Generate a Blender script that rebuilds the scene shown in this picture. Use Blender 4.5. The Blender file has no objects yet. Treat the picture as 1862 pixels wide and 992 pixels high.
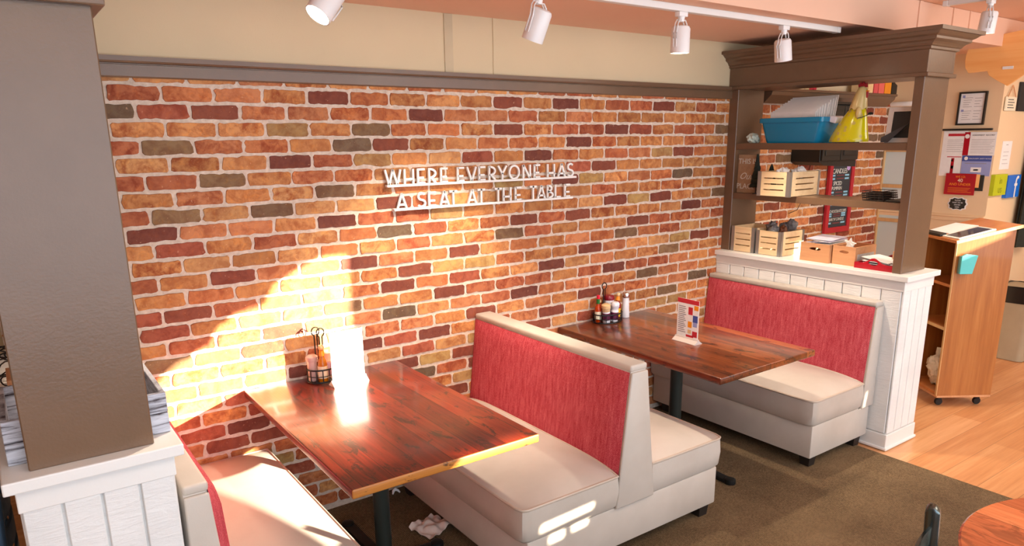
import bpy, bmesh, math, random
from mathutils import Vector, Matrix, Euler, noise as mnoise
PI = math.pi
C = bpy.context.scene.collection
SC = bpy.context.scene
rnd = random.Random(7)

# ------------------------------------------------------------------ camera
cam_d = bpy.data.cameras.new('camera'); cam = bpy.data.objects.new('camera', cam_d); C.objects.link(cam)
cam_d.sensor_width = 36.0; cam_d.lens = 36.0 * 1307.57 / 1862.0
cam_d.shift_x = -7.13 / 1862.0; cam_d.shift_y = 88.31 / 1862.0
cam_d.clip_start = 0.02; cam_d.clip_end = 100
RC = ((0.80997, -0.58639, -0.00989), (-0.15232, -0.19373, -0.96916), (0.56639, 0.78650, -0.24623))
cam.matrix_world = Matrix(((RC[0][0], -RC[1][0], -RC[2][0], -0.4275), (RC[0][1], -RC[1][1], -RC[2][1], -3.3512),
                           (RC[0][2], -RC[1][2], -RC[2][2], 1.8769), (0, 0, 0, 1)))
SC.camera = cam
# ------------------------------------------------------------------ world, sun, large lights, exposure
SC.view_settings.view_transform = 'Standard'; SC.view_settings.look = 'None'
SC.view_settings.gamma = 1.0; SC.view_settings.use_curve_mapping = False
SC.view_settings.exposure = 0.3
W = bpy.data.worlds.new('world'); SC.world = W; W.use_nodes = True
W.node_tree.nodes['Background'].inputs[0].default_value = (0.75, 0.87, 1.0, 1)
W.node_tree.nodes['Background'].inputs[1].default_value = 1.2

def light(name, kind, loc, energy, color, **k):
    d = bpy.data.lights.new(name, kind); d.energy = energy; d.color = color
    for a, v in k.items(): setattr(d, a, v)
    o = bpy.data.objects.new(name, d); C.objects.link(o); o.location = loc
    return o
def aim(o, direction):
    o.rotation_euler = Vector(direction).to_track_quat('-Z', 'Y').to_euler()
SUN_DIR = Vector((-0.73, 1.0, -0.25))
sun = light('sun', 'SUN', (6, -9, 5), 31.0, (1.0, 0.88, 0.68), angle=math.radians(0.35)); aim(sun, SUN_DIR)
o = light('daylight_fill', 'AREA', (2.0, -5.0, 1.55), 150, (0.70, 0.85, 1.0), shape='RECTANGLE', size=7.0, size_y=2.0); aim(o, (0, 1, -0.05))  # added daylight fill inside the room, not tied to any window opening
o = light('ceiling_fill', 'AREA', (1.0, -2.6, 2.66), 50, (1.0, 0.93, 0.86), shape='RECTANGLE', size=5.0, size_y=2.0); aim(o, (0, 0.25, -1))  # added overhead fill light, no fixture there
o = light('entry_fill', 'AREA', (5.6, -2.6, 2.66), 85, (1.0, 0.84, 0.66), shape='RECTANGLE', size=2.2, size_y=2.0); aim(o, (0, 0.2, -1))  # added warm fill for the entry side, no fixture modelled

# ------------------------------------------------------------------ helpers
def lin(c):
    return tuple(((x / 255.0) / 12.92 if x / 255.0 <= 0.04045 else ((x / 255.0 + 0.055) / 1.055) ** 2.4) for x in c) + (1.0,)
class NT:
    def __init__(s, name):
        s.m = bpy.data.materials.new(name); s.m.use_nodes = True
        s.t = s.m.node_tree; s.b = s.t.nodes['Principled BSDF']
    def n(s, typ, **k):
        nd = s.t.nodes.new(typ)
        for a, v in k.items(): setattr(nd, a, v)
        return nd
    def l(s, a, b): s.t.links.new(a, b)
    def coords(s, scale=(1, 1, 1), kind='Object'):
        tc = s.n('ShaderNodeTexCoord'); mp = s.n('ShaderNodeMapping'); mp.inputs['Scale'].default_value = scale
        s.l(tc.outputs[kind], mp.inputs['Vector']); return mp.outputs['Vector']
    def noise(s, vec, scale, detail=4, rough=0.55, dist=0.0):
        nd = s.n('ShaderNodeTexNoise'); nd.inputs['Scale'].default_value = scale; nd.inputs['Detail'].default_value = detail
        nd.inputs['Roughness'].default_value = rough; nd.inputs['Distortion'].default_value = dist
        s.l(vec, nd.inputs['Vector']); return nd.outputs['Fac']
    def ramp(s, fac, stops):
        r = s.n('ShaderNodeValToRGB'); e = r.color_ramp.elements
        while len(e) < len(stops): e.new(0.5)
        for i, (p, c) in enumerate(stops): e[i].position = p; e[i].color = c
        s.l(fac, r.inputs['Fac']); return r.outputs['Color']
    def mix(s, fac, a, b, mode='MIX'):
        m = s.n('ShaderNodeMix', data_type='RGBA', blend_type=mode)
        for v, i in ((fac, 0), (a, 6), (b, 7)):
            if hasattr(v, 'is_linked') or hasattr(v, 'links'): s.l(v, m.inputs[i])
            else: m.inputs[i].default_value = v
        return m.outputs[2]
    def math(s, op, a, b=0.0, c=None):
        m = s.n('ShaderNodeMath', operation=op)
        for i, v in enumerate((a, b) if c is None else (a, b, c)):
            if hasattr(v, 'links'): s.l(v, m.inputs[i])
            else: m.inputs[i].default_value = v
        return m.outputs[0]
    def bump(s, h, strength=0.3, dist=0.01):
        b = s.n('ShaderNodeBump'); b.inputs['Strength'].default_value = strength; b.inputs['Distance'].default_value = dist
        s.l(h, b.inputs['Height']); s.l(b.outputs['Normal'], s.b.inputs['Normal'])
    def set(s, **k):
        for a, v in k.items():
            i = s.b.inputs[a.replace('_', ' ')]
            if hasattr(v, 'links'): s.l(v, i)
            else: i.default_value = v
        return s
BW = lambda v: (v, v, v, 1)

def paint(name, rgb, rough=0.5, var=0.06, scale=6, bump=0.0, bscale=60, **k):
    t = NT(name); v = t.coords()
    c = lin(rgb); d = tuple(x * (1 - var) for x in c[:3]) + (1,); u = tuple(min(1, x * (1 + var)) for x in c[:3]) + (1,)
    t.set(Base_Color=t.ramp(t.noise(v, scale, 5), [(0.3, d), (0.7, u)]), Roughness=rough, **k)
    if bump: t.bump(t.noise(v, bscale, 4), bump, 0.004)
    return t.m
def wood(name, dark, mid, light_, along='y', plank=0.0, stains=0.0, rough=0.3, coat=0.0, grain=26, gap=0.02, bump=0.15, spread=0.5, crough=0.06):
    t = NT(name); ax = 'xyz'.index(along)
    sc = [1, 1, 1]; sc[ax] = 0.05
    v = t.coords(tuple(sc)); raw = t.coords()
    g1 = t.noise(v, grain, 6, 0.62, 0.6); g2 = t.noise(v, grain * 4.5, 4, 0.6, 0.2)
    g = t.math('ADD', t.math('MULTIPLY', g1, 0.65), t.math('MULTIPLY', g2, 0.35))
    h = g
    if plank:
        sep = t.n('ShaderNodeSeparateXYZ'); t.l(raw, sep.inputs[0])
        pa = 0 if ax == 1 else 1
        q = t.math('DIVIDE', sep.outputs[pa], plank); fl = t.math('FLOOR', q); fr = t.math('FRACT', q)
        cell = fl
        if plank and along == 'x':   # staggered board ends
            q2 = t.math('FLOOR', t.math('ADD', t.math('DIVIDE', sep.outputs[0], 1.2), t.math('MULTIPLY', fl, 0.37)))
            cell = t.math('ADD', fl, t.math('MULTIPLY', q2, 17.3))
        wn = t.n('ShaderNodeTexWhiteNoise', noise_dimensions='1D'); t.l(cell, wn.inputs['W'])
        g = t.math('ADD', g, t.math('MULTIPLY', t.math('SUBTRACT', wn.outputs['Value'], 0.5), spread))
        edge = t.math('MINIMUM', fr, t.math('SUBTRACT', 1.0, fr))
        gapm = t.math('LESS_THAN', edge, gap)
    col = t.ramp(g, [(0.22, lin(dark)), (0.5, lin(mid)), (0.78, lin(light_))])
    if plank: col = t.mix(t.math('MULTIPLY', gapm, 0.75), col, tuple(x * 0.25 for x in lin(dark)[:3]) + (1,))
    if stains:
        sc2 = [1, 1, 1]; sc2[ax] = 0.4
        v2 = t.coords(tuple(sc2))
        s1 = t.noise(v2, 15, 6, 0.72, 1.0)
        f = t.ramp(s1, [(0.55, BW(0)), (0.61, BW(1))])
        bw = t.n('ShaderNodeRGBToBW'); t.l(f, bw.inputs[0])
        col = t.mix(t.math('MULTIPLY', bw.outputs[0], stains), col, lin((32, 20, 16)))
    t.set(Base_Color=col, Roughness=rough, Coat_Weight=coat, Coat_Roughness=crough)
    if bump: t.bump(h, bump, 0.003)
    return t.m

def metal(name, rgb, rough=0.35, m=1.0):
    t = NT(name); v = t.coords()
    t.set(Base_Color=lin(rgb), Metallic=m, Roughness=t.math('ADD', t.math('MULTIPLY', t.noise(v, 30, 3), 0.15), rough - 0.07)); return t.m
def plastic(name, rgb, rough=0.3, trans=0.0, **k):
    t = NT(name); v = t.coords(); c = lin(rgb)
    t.set(Base_Color=t.ramp(t.noise(v, 18, 2), [(0, tuple(x * 0.96 for x in c[:3]) + (1,)), (1, c)]), Roughness=rough, Transmission_Weight=trans, **k); return t.m
def glow(name, rgb, s):
    t = NT(name); t.set(Base_Color=lin(rgb), Emission_Color=lin(rgb), Emission_Strength=s); return t.m

# ---- mesh helpers
def nb(): return bmesh.new()
def box(bm, x0, x1, y0, y1, z0, z1, bev=0.0, seg=2, M=None):
    vs = [bm.verts.new((x, y, z)) for x in (x0, x1) for y in (y0, y1) for z in (z0, z1)]
    idx = [(0, 1, 3, 2), (4, 6, 7, 5), (0, 4, 5, 1), (2, 3, 7, 6), (0, 2, 6, 4), (1, 5, 7, 3)]
    fs = [bm.faces.new([vs[i] for i in f]) for f in idx]
    if M is not None: bmesh.ops.transform(bm, matrix=M, verts=vs)
    if bev:
        es = list({e for f in fs for e in f.edges})
        bmesh.ops.bevel(bm, geom=es, offset=bev, segments=seg, profile=0.5, affect='EDGES')
def prism(bm, pts, axis, a, b, bev=0.0, M=None):
    """extrude a 2D outline along axis from a to b; outline is in the two other axes in xyz order"""
    def P(p, t):
        q = list(p); q.insert('xyz'.index(axis), t); return q
    A = [bm.verts.new(P(p, a)) for p in pts]; B = [bm.verts.new(P(p, b)) for p in pts]
    n = len(pts); fs = [bm.faces.new(A), bm.faces.new(B[::-1])]
    for i in range(n): fs.append(bm.faces.new((A[i], B[i], B[(i + 1) % n], A[(i + 1) % n])))
    if M is not None: bmesh.ops.transform(bm, matrix=M, verts=A + B)
    bmesh.ops.recalc_face_normals(bm, faces=fs)
    if bev:
        bmesh.ops.bevel(bm, geom=list({e for f in fs for e in f.edges}), offset=bev, segments=2, profile=0.5, affect='EDGES')
def holeplate(bm, outer, inner, axis, a, b, M=None):
    """flat plate with holes: outlines extruded along axis"""
    def P(p, t):
        q = list(p); q.insert('xyz'.index(axis), t); return q
    es = []; vs = []
    for loop in [outer] + inner:
        L = [bm.verts.new(P(p, a)) for p in loop]; vs += L
        for i in range(len(L)): es.append(bm.edges.new((L[i], L[(i + 1) % len(L)])))
    r = bmesh.ops.triangle_fill(bm, edges=es, use_beauty=True)
    fs = [g for g in r['geom'] if isinstance(g, bmesh.types.BMFace)]
    e = bmesh.ops.extrude_face_region(bm, geom=fs)
    nv = [g for g in e['geom'] if isinstance(g, bmesh.types.BMVert)]
    d = [0, 0, 0]; d['xyz'.index(axis)] = b - a
    bmesh.ops.translate(bm, vec=d, verts=nv)
    if M is not None: bmesh.ops.transform(bm, matrix=M, verts=vs + nv)
    bmesh.ops.recalc_face_normals(bm, faces=bm.faces[:])
def tube(bm, pts, r, n=8, closed=False):
    pts = [Vector(p) for p in pts]; N = len(pts); rings = []
    up = Vector((0, 0, 1))
    for i, p in enumerate(pts):
        a = pts[(i - 1) % N] if (closed or i > 0) else p; b = pts[(i + 1) % N] if (closed or i < N - 1) else p
        t = (b - a).normalized()
        u = t.cross(up)
        if u.length < 1e-3: u = t.cross(Vector((1, 0, 0)))
        u.normalize(); v = u.cross(t)
        rr = r[i] if isinstance(r, (list, tuple)) else r
        rings.append([bm.verts.new(p + (u * math.cos(k * 2 * PI / n) + v * math.sin(k * 2 * PI / n)) * rr) for k in range(n)])
    for i in range(N if closed else N - 1):
        A = rings[i]; B = rings[(i + 1) % N]
        for k in range(n): bm.faces.new((A[k], A[(k + 1) % n], B[(k + 1) % n], B[k]))
    if not closed: bm.faces.new(rings[0][::-1]); bm.faces.new(rings[-1])
def lathe(bm, prof, loc=(0, 0, 0), n=24, sx=1.0, sy=1.0, M=None, cap=True):
    """prof = [(radius, z)] from bottom to top"""
    rings = []; allv = []
    for r, z in prof:
        L = [bm.verts.new((loc[0] + sx * r * math.cos(k * 2 * PI / n), loc[1] + sy * r * math.sin(k * 2 * PI / n), loc[2] + z)) for k in range(n)]
        rings.append(L); allv += L
    for A, B in zip(rings, rings[1:]):
        for k in range(n): bm.faces.new((A[k], A[(k + 1) % n], B[(k + 1) % n], B[k]))
    if cap: bm.faces.new(rings[0][::-1]); bm.faces.new(rings[-1])
    if M is not None: bmesh.ops.transform(bm, matrix=M, verts=allv)
def blob(bm, loc, rad, seed=0, amp=0.2, sub=3, freq=1.6, flat=None):
    r = bmesh.ops.create_icosphere(bm, subdivisions=sub, radius=1.0)
    for v in r['verts']:
        n = v.co.normalized(); k = 1 + amp * mnoise.noise(n * freq + Vector((seed * 3.1, seed * 1.7, seed)))
        k += amp * 0.5 * mnoise.noise(n * freq * 2.7 + Vector((seed, 5, 1)))
        v.co = Vector((n.x * rad[0] * k, n.y * rad[1] * k, n.z * rad[2] * k)) + Vector(loc)
        if flat is not None: v.co.z = max(v.co.z, flat)
def obj(name, bm, mat, parent=None, smooth=None, label=None):
    me = bpy.data.meshes.new(name)
    bmesh.ops.recalc_face_normals(bm, faces=bm.faces[:])
    bm.to_mesh(me); bm.free()
    for m in (mat if isinstance(mat, (list, tuple)) else [mat]): me.materials.append(m)
    if smooth:
        for p in me.polygons: p.use_smooth = True
        me.set_sharp_from_angle(angle=math.radians(smooth))
    o = bpy.data.objects.new(name, me); C.objects.link(o)
    if parent: o.parent = parent
    if label: o['label'] = label
    return o
def tag(o, label, cat, group=None):
    o['label'] = label; o['category'] = cat
    if group: o['group'] = group
    return o
def thing(name, label, cat, loc=(0, 0, 0), rotz=0.0, group=None):
    o = bpy.data.objects.new(name, None); C.objects.link(o); o.empty_display_size = 0.1
    o.location = loc; o.rotation_euler = (0, 0, rotz)
    return tag(o, label, cat, group)
def struct(name, bm, m, parent=None, smooth=None):
    o = obj(name, bm, m, parent, smooth)
    if not parent: o['kind'] = 'structure'
    return o
def dup(root, loc, rotz=None, label=None, group=None):
    r = root.copy(); C.objects.link(r); r.location = loc
    if rotz is not None: r.rotation_euler = (0, 0, rotz)
    if label: r['label'] = label
    if group: r['group'] = group
    for ch in list(root.children):
        c = ch.copy(); C.objects.link(c); c.parent = r
        for g in list(ch.children):
            d = g.copy(); C.objects.link(d); d.parent = c
    return r
def text_bm(s, size, depth=0.0, align='CENTER', shear=0.0, bm=None, M=None, sp=1.0):
    cu = bpy.data.curves.new('txt', 'FONT'); cu.body = s; cu.size = size; cu.align_x = align; cu.extrude = depth; cu.shear = shear
    cu.resolution_u = 2; cu.space_character = sp
    ob = bpy.data.objects.new('txt', cu); C.objects.link(ob)
    dg = bpy.context.evaluated_depsgraph_get(); me = bpy.data.meshes.new_from_object(ob.evaluated_get(dg))
    bpy.data.objects.remove(ob); bpy.data.curves.remove(cu)
    if M is not None: me.transform(M)
    bm = bm or nb(); bm.from_mesh(me); bpy.data.meshes.remove(me)
    return bm
def frame_M(origin, xdir, ydir):
    x = Vector(xdir).normalized(); y = Vector(ydir).normalized(); z = x.cross(y)
    return Matrix(((x.x, y.x, z.x, origin[0]), (x.y, y.y, z.y, origin[1]), (x.z, y.z, z.z, origin[2]), (0, 0, 0, 1)))
def oval(cx, cy, rx, ry, n=20): return [(cx + rx * math.cos(2 * PI * k / n), cy + ry * math.sin(2 * PI * k / n)) for k in range(n)]

# ------------------------------------------------------------------ materials
def m_brick():
    t = NT('brick'); v = t.coords((1, 1, 1))
    at = t.n('ShaderNodeAttribute', attribute_name='Col')
    n1 = t.noise(v, 14, 5, 0.6, 0.8); n2 = t.noise(v, 55, 5, 0.65, 0.5)
    f = t.math('ADD', t.math('MULTIPLY', n1, 0.7), t.math('MULTIPLY', n2, 0.3))
    f1 = t.n('ShaderNodeRGBToBW'); t.l(t.ramp(f, [(0.42, BW(0)), (0.60, BW(1))]), f1.inputs[0])
    c = t.mix(t.math('MULTIPLY', f1.outputs[0], at.outputs['Alpha']), at.outputs['Color'], t.mix(1.0, at.outputs['Color'], (0.50, 0.26, 0.20, 1), 'MULTIPLY'))
    n3 = t.n('ShaderNodeRGBToBW'); t.l(t.ramp(t.noise(v, 22, 4, 0.6, 1.5), [(0.52, BW(0)), (0.64, BW(1))]), n3.inputs[0])
    c = t.mix(t.math('MULTIPLY', n3.outputs[0], 0.45), c, t.mix(1.0, c, (1.25, 1.12, 0.72, 1), 'MULTIPLY'))
    sp = t.n('ShaderNodeRGBToBW'); t.l(t.ramp(t.noise(v, 90, 3, 0.5), [(0.69, BW(0)), (0.74, BW(1))]), sp.inputs[0])
    c = t.mix(t.math('MULTIPLY', sp.outputs[0], 0.35), c, lin((235, 190, 150)))
    t.set(Base_Color=c, Roughness=0.75, Specular_IOR_Level=0.3); t.bump(n2, 0.35, 0.004); return t.m
def m_mortar():
    t = NT('mortar'); v = t.coords()
    n = t.noise(v, 40, 6, 0.6)
    t.set(Base_Color=t.ramp(n, [(0.3, lin((198, 176, 156))), (0.7, lin((232, 214, 196)))]), Roughness=0.85); t.bump(n, 0.5, 0.004); return t.m
def m_carpet():
    t = NT('carpet'); v = t.coords()
    w1 = t.n('ShaderNodeTexWave', wave_type='BANDS', bands_direction='X'); w1.inputs['Scale'].default_value = 42; w1.inputs['Distortion'].default_value = 1.0
    w2 = t.n('ShaderNodeTexWave', wave_type='BANDS', bands_direction='Y'); w2.inputs['Scale'].default_value = 60; w2.inputs['Distortion'].default_value = 2.0
    t.l(v, w1.inputs[0]); t.l(v, w2.inputs[0])
    n = t.noise(v, 130, 3, 0.7); big = t.noise(v, 2.2, 3)
    h = t.math('ADD', t.math('MULTIPLY', w1.outputs['Fac'], 0.35), t.math('ADD', t.math('MULTIPLY', w2.outputs['Fac'], 0.25), t.math('MULTIPLY', n, 0.55)))
    h2 = t.math('ADD', h, t.math('MULTIPLY', t.math('SUBTRACT', big, 0.5), 0.35))
    t.set(Base_Color=t.ramp(h2, [(0.3, lin((44, 36, 28))), (0.6, lin((108, 88, 64))), (0.82, lin((168, 140, 106)))]), Roughness=0.95, Specular_IOR_Level=0.1)
    t.bump(h, 0.8, 0.006); return t.m
def m_fabric():
    t = NT('red_fabric'); v = t.coords((1, 1, 0.12)); r = t.coords()
    n = t.noise(v, 70, 5, 0.65); n2 = t.noise(r, 260, 2, 0.6)
    w = t.n('ShaderNodeTexWave', wave_type='BANDS', bands_direction='DIAGONAL'); w.inputs['Scale'].default_value = 120; t.l(r, w.inputs[0])
    f = t.math('ADD', t.math('MULTIPLY', n, 0.4), t.math('ADD', t.math('MULTIPLY', n2, 0.45), t.math('MULTIPLY', w.outputs['Fac'], 0.2)))
    t.set(Base_Color=t.ramp(f, [(0.36, lin((150, 36, 50))), (0.53, lin((194, 66, 78))), (0.72, lin((226, 130, 134)))]), Roughness=0.85, Specular_IOR_Level=0.2)
    t.bump(f, 0.4, 0.002); return t.m
def m_vinyl():
    t = NT('cream_vinyl'); v = t.coords()
    n = t.noise(v, 3.0, 4); f = t.noise(v, 220, 3)
    t.set(Base_Color=t.ramp(n, [(0.3, lin((188, 177, 165))), (0.7, lin((204, 194, 183)))]), Roughness=0.42, Specular_IOR_Level=0.4)
    t.bump(t.math('ADD', t.math('MULTIPLY', f, 0.25), t.math('MULTIPLY', t.noise(v, 9, 3), 1.0)), 0.15, 0.006); return t.m
def m_roughwhite():
    t = NT('white_rough_sawn'); v = t.coords((1, 1, 6))
    n = t.noise(v, 9, 6, 0.7, 0.8)
    t.set(Base_Color=t.ramp(t.noise(t.coords(), 4, 3), [(0.3, lin((224, 224, 222))), (0.7, lin((238, 237, 234)))]), Roughness=0.55); t.bump(n, 0.55, 0.008); return t.m
def m_whitewash():
    t = NT('whitewashed_wood'); v = t.coords((0.12, 0.12, 1.6))
    n = t.noise(v, 40, 7, 0.72, 0.5)
    t.set(Base_Color=t.ramp(n, [(0.38, lin((70, 60, 64))), (0.5, lin((190, 192, 202))), (0.72, lin((226, 228, 236)))]), Roughness=0.7); t.bump(n, 0.5, 0.004); return t.m
MB = m_brick(); MM = m_mortar(); MPIPE = paint('vinyl_piping', (196, 178, 160), 0.45); MCARP = m_carpet(); MRED = m_fabric(); MVIN = m_vinyl(); MWHITE = m_roughwhite(); MWASH = m_whitewash()
MBROWN = paint('brown_paint', (113, 87, 66), 0.28, 0.05, 8, 0.12, 140)
MTRIMW = paint('white_trim_paint', (232, 230, 226), 0.4, 0.02, 5, 0.1, 60)
MBEIGE = paint('beige_wall_paint', (222, 202, 164), 0.75, 0.03, 2, 0.08, 160)
MPEACH = paint('peach_wall_paint', (232, 202, 162), 0.75, 0.03, 2, 0.08, 160)
MCEIL = paint('bounce_tinted_ceiling_paint', (236, 192, 164), 0.8, 0.03, 1.5, 0.05, 160)  # salmon tone is wood-floor bounce put into the ceiling colour
MFLOOR = wood('oak_floor', (176, 112, 66), (204, 142, 92), (226, 172, 122), 'x', 0.19, 0, 0.38, 0.15, 14, 0.006, 0.05, 0.35)
MTABLE = wood('reclaimed_table_wood', (56, 12, 7), (118, 31, 14), (158, 58, 27), 'y', 0.118, 0.85, 0.32, 0.6, 20, 0.014, 0.5, 0.3, 0.13)
MTABLEB = wood('reclaimed_table_wood_brown', (74, 32, 16), (136, 66, 30), (176, 98, 50), 'y', 0.16, 0.8, 0.3, 0.6, 18, 0.012, 0.4, 0.4, 0.13)
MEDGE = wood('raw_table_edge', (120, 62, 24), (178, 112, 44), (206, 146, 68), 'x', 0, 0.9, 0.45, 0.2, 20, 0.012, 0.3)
MTABLE2 = wood('round_table_wood', (170, 84, 48), (220, 122, 74), (240, 160, 104), 'y', 0.12, 0.4, 0.25, 0.6, 18, 0.012, 0.15, 0.5)
MPINE = wood('pale_crate_wood', (206, 170, 122), (230, 200, 156), (242, 220, 182), 'y', 0, 0, 0.6, 0, 16, bump=0.1)
MBOXW = wood('brown_box_wood', (178, 122, 82), (206, 150, 106), (222, 172, 128), 'y', 0, 0, 0.55, 0, 14, bump=0.1)
MOAK = wood('oak_veneer', (128, 72, 26), (164, 100, 44), (190, 128, 66), 'z', 0, 0, 0.4, 0.2, 15, bump=0.05)
MOAKT = wood('oak_veneer_top', (160, 92, 44), (192, 118, 62), (212, 140, 82), 'x', 0, 0, 0.35, 0.2, 14, bump=0.05)
MBOARD = wood('orange_cutout_wood', (240, 156, 80), (252, 188, 116), (255, 206, 140), 'y', 0, 0, 0.4, 0.2, 8, bump=0.05)
MFRAMEW = wood('light_frame_wood', (190, 148, 96), (212, 172, 118), (226, 190, 140), 'z', 0, 0, 0.5, 0, 14, bump=0.05)
MBLACK = metal('black_powder_coat', (30, 32, 32), 0.42, 0.4)
MGUN = metal('dark_gunmetal', (92, 102, 104), 0.22, 1.0)
MPOLE = metal('dark_green_black_pole', (44, 50, 46), 0.35, 0.3)
MGALV = metal('galvanised_bracket', (168, 172, 172), 0.42, 0.85)
MCHROME = metal('chrome', (220, 220, 220), 0.15, 1.0)
MFOOT = paint('dark_foot', (34, 28, 24), 0.5)
MLAMP = paint('white_lamp_enamel', (238, 236, 234), 0.35, 0.02)
MTRACK = paint('white_track_enamel', (232, 228, 224), 0.4, 0.02)
MBULB = glow('lit_bulb', (255, 236, 205), 22.0)
MPAPER = paint('white_paper', (236, 234, 232), 0.7, 0.03, 30)
MLAV = paint('lavender_paper', (214, 206, 224), 0.7, 0.08, 20)
MBLUE = plastic('blue_bin_plastic', (24, 156, 206), 0.22, 0.35)
MYEL = paint('yellow_glaze', (226, 214, 20), 0.18, 0.05)
MCREAM = paint('cream_glaze', (228, 206, 140), 0.2, 0.05)
MSLATE = paint('chalk_slate', (50, 54, 58), 0.7, 0.1)
MREDP = paint('red_paint', (178, 34, 48), 0.4, 0.05)
MREDT = paint('red_tray_paint', (170, 14, 34), 0.3, 0.04)
MCHW = paint('chalk_white', (214, 218, 210), 0.8); MCHB = paint('chalk_blue', (140, 196, 222), 0.8); MCHP = paint('chalk_purple', (190, 160, 214), 0.8); MCHR = paint('chalk_red', (130, 62, 66), 0.8)
MBKW = paint('black_cabinet_paint', (34, 33, 28), 0.45, 0.05)
MFRBK = paint('black_board', (40, 42, 44), 0.6)
MGOLD = metal('brass', (190, 150, 90), 0.3)
MTEAL = paint('teal_cover', (86, 190, 190), 0.4); MINK = paint('dark_ink', (70, 66, 66), 0.8); MGREY = paint('grey_print', (150, 146, 146), 0.8)
MREDINK = paint('red_ink', (196, 40, 52), 0.6); MBLUINK = paint('blue_ink', (66, 84, 156), 0.6); MPERI = paint('periwinkle_print', (150, 158, 206), 0.6)
MLIME = paint('lime_sign', (186, 196, 22), 0.4); MFBLUE = paint('bright_blue_sign', (20, 110, 214), 0.35); MOFFW = paint('off_white', (240, 238, 232), 0.5)
MACR = plastic('clear_acrylic', (252, 236, 226), 0.12, 0.35)
MGLASS = plastic('clear_glass', (250, 250, 248), 0.05, 0.9)
MPANE = NT('frosted_pane'); MPANE.set(Base_Color=lin((206, 222, 222)), Roughness=0.12, Metallic=0.0, Specular_IOR_Level=0.8); MPANE = MPANE.m
MNAP = paint('napkin_paper', (222, 202, 190), 0.85, 0.05, 30)

# ------------------------------------------------------------------ ROOM
FZ = 0.0
bm = nb(); box(bm, -4, 9, -5.3, 0.1, -0.12, -0.004); box(bm, -4, -0.3, 0.1, 3.1, -0.12, -0.004); struct('floor', bm, MFLOOR)
bm = nb(); box(bm, -4, -0.37, 3.0, 3.1, 0, 2.78); box(bm, -0.47, -0.37, 0.1, 3.0, 0, 2.78); struct('wall_back_left', bm, MBEIGE)
bm = nb(); box(bm, -0.49, 3.72, -5.25, 0.0, -0.004, 0.004); struct('floor_carpet', bm, MCARP)
# brick wall: every brick cut with ragged edges and its own fired colour
BK = {'M': [(1, 4), (1, 9), (1, 11), (1, 15), (2, 1), (2, 6), (3, 9), (3, 13), (4, 5), (4, 11), (5, 3), (5, 10), (5, 16), (6, 12), (7, 11), (8, 2), (8, 5), (9, 0), (9, 4), (9, 13), (9, 15), (10, 9), (10, 11), (10, 16), (11, 14), (12, 1), (12, 4), (12, 7), (13, 6), (13, 12), (13, 17), (14, 0), (14, 5), (14, 10), (15, 7), (15, 13), (16, 2), (16, 9), (17, 8), (17, 12), (18, 4), (18, 6), (18, 10), (19, 3), (20, 7), (23, 1)], 'G': [(2, -1), (3, 5), (3, 18), (4, 0), (4, 4), (6, 1), (7, 4), (7, 16), (8, 0), (8, 2), (9, 18), (10, 5), (11, 9), (12, 13), (14, 15), (15, 4), (16, 5), (16, 14), (17, 0), (17, 17), (18, 15), (21, 6)], 'O': [(3, 3), (5, 5), (5, 15), (7, 9), (7, 12), (9, 7), (9, 14), (13, 8), (13, 16), (22, 7)], 'R': [(2, 0), (3, 14), (5, 8), (6, 11), (10, 0), (14, -1), (14, 7), (15, 0), (17, 2), (18, 5), (20, 1), (22, 0), (26, 2)]}
PAL = {'M': [(134, 72, 54), (140, 78, 58), (122, 68, 54)], 'G': [(132, 102, 74), (140, 110, 78), (118, 96, 74)], 'O': [(184, 148, 92), (176, 138, 88)], 'R': [(164, 88, 64), (174, 96, 70)]}
KIND = {p: k for k, L in BK.items() for p in L}
ORANGES = [(206, 140, 84), (212, 148, 92), (196, 122, 76), (206, 152, 98), (192, 132, 80), (200, 130, 86), (184, 108, 72)]
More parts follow.
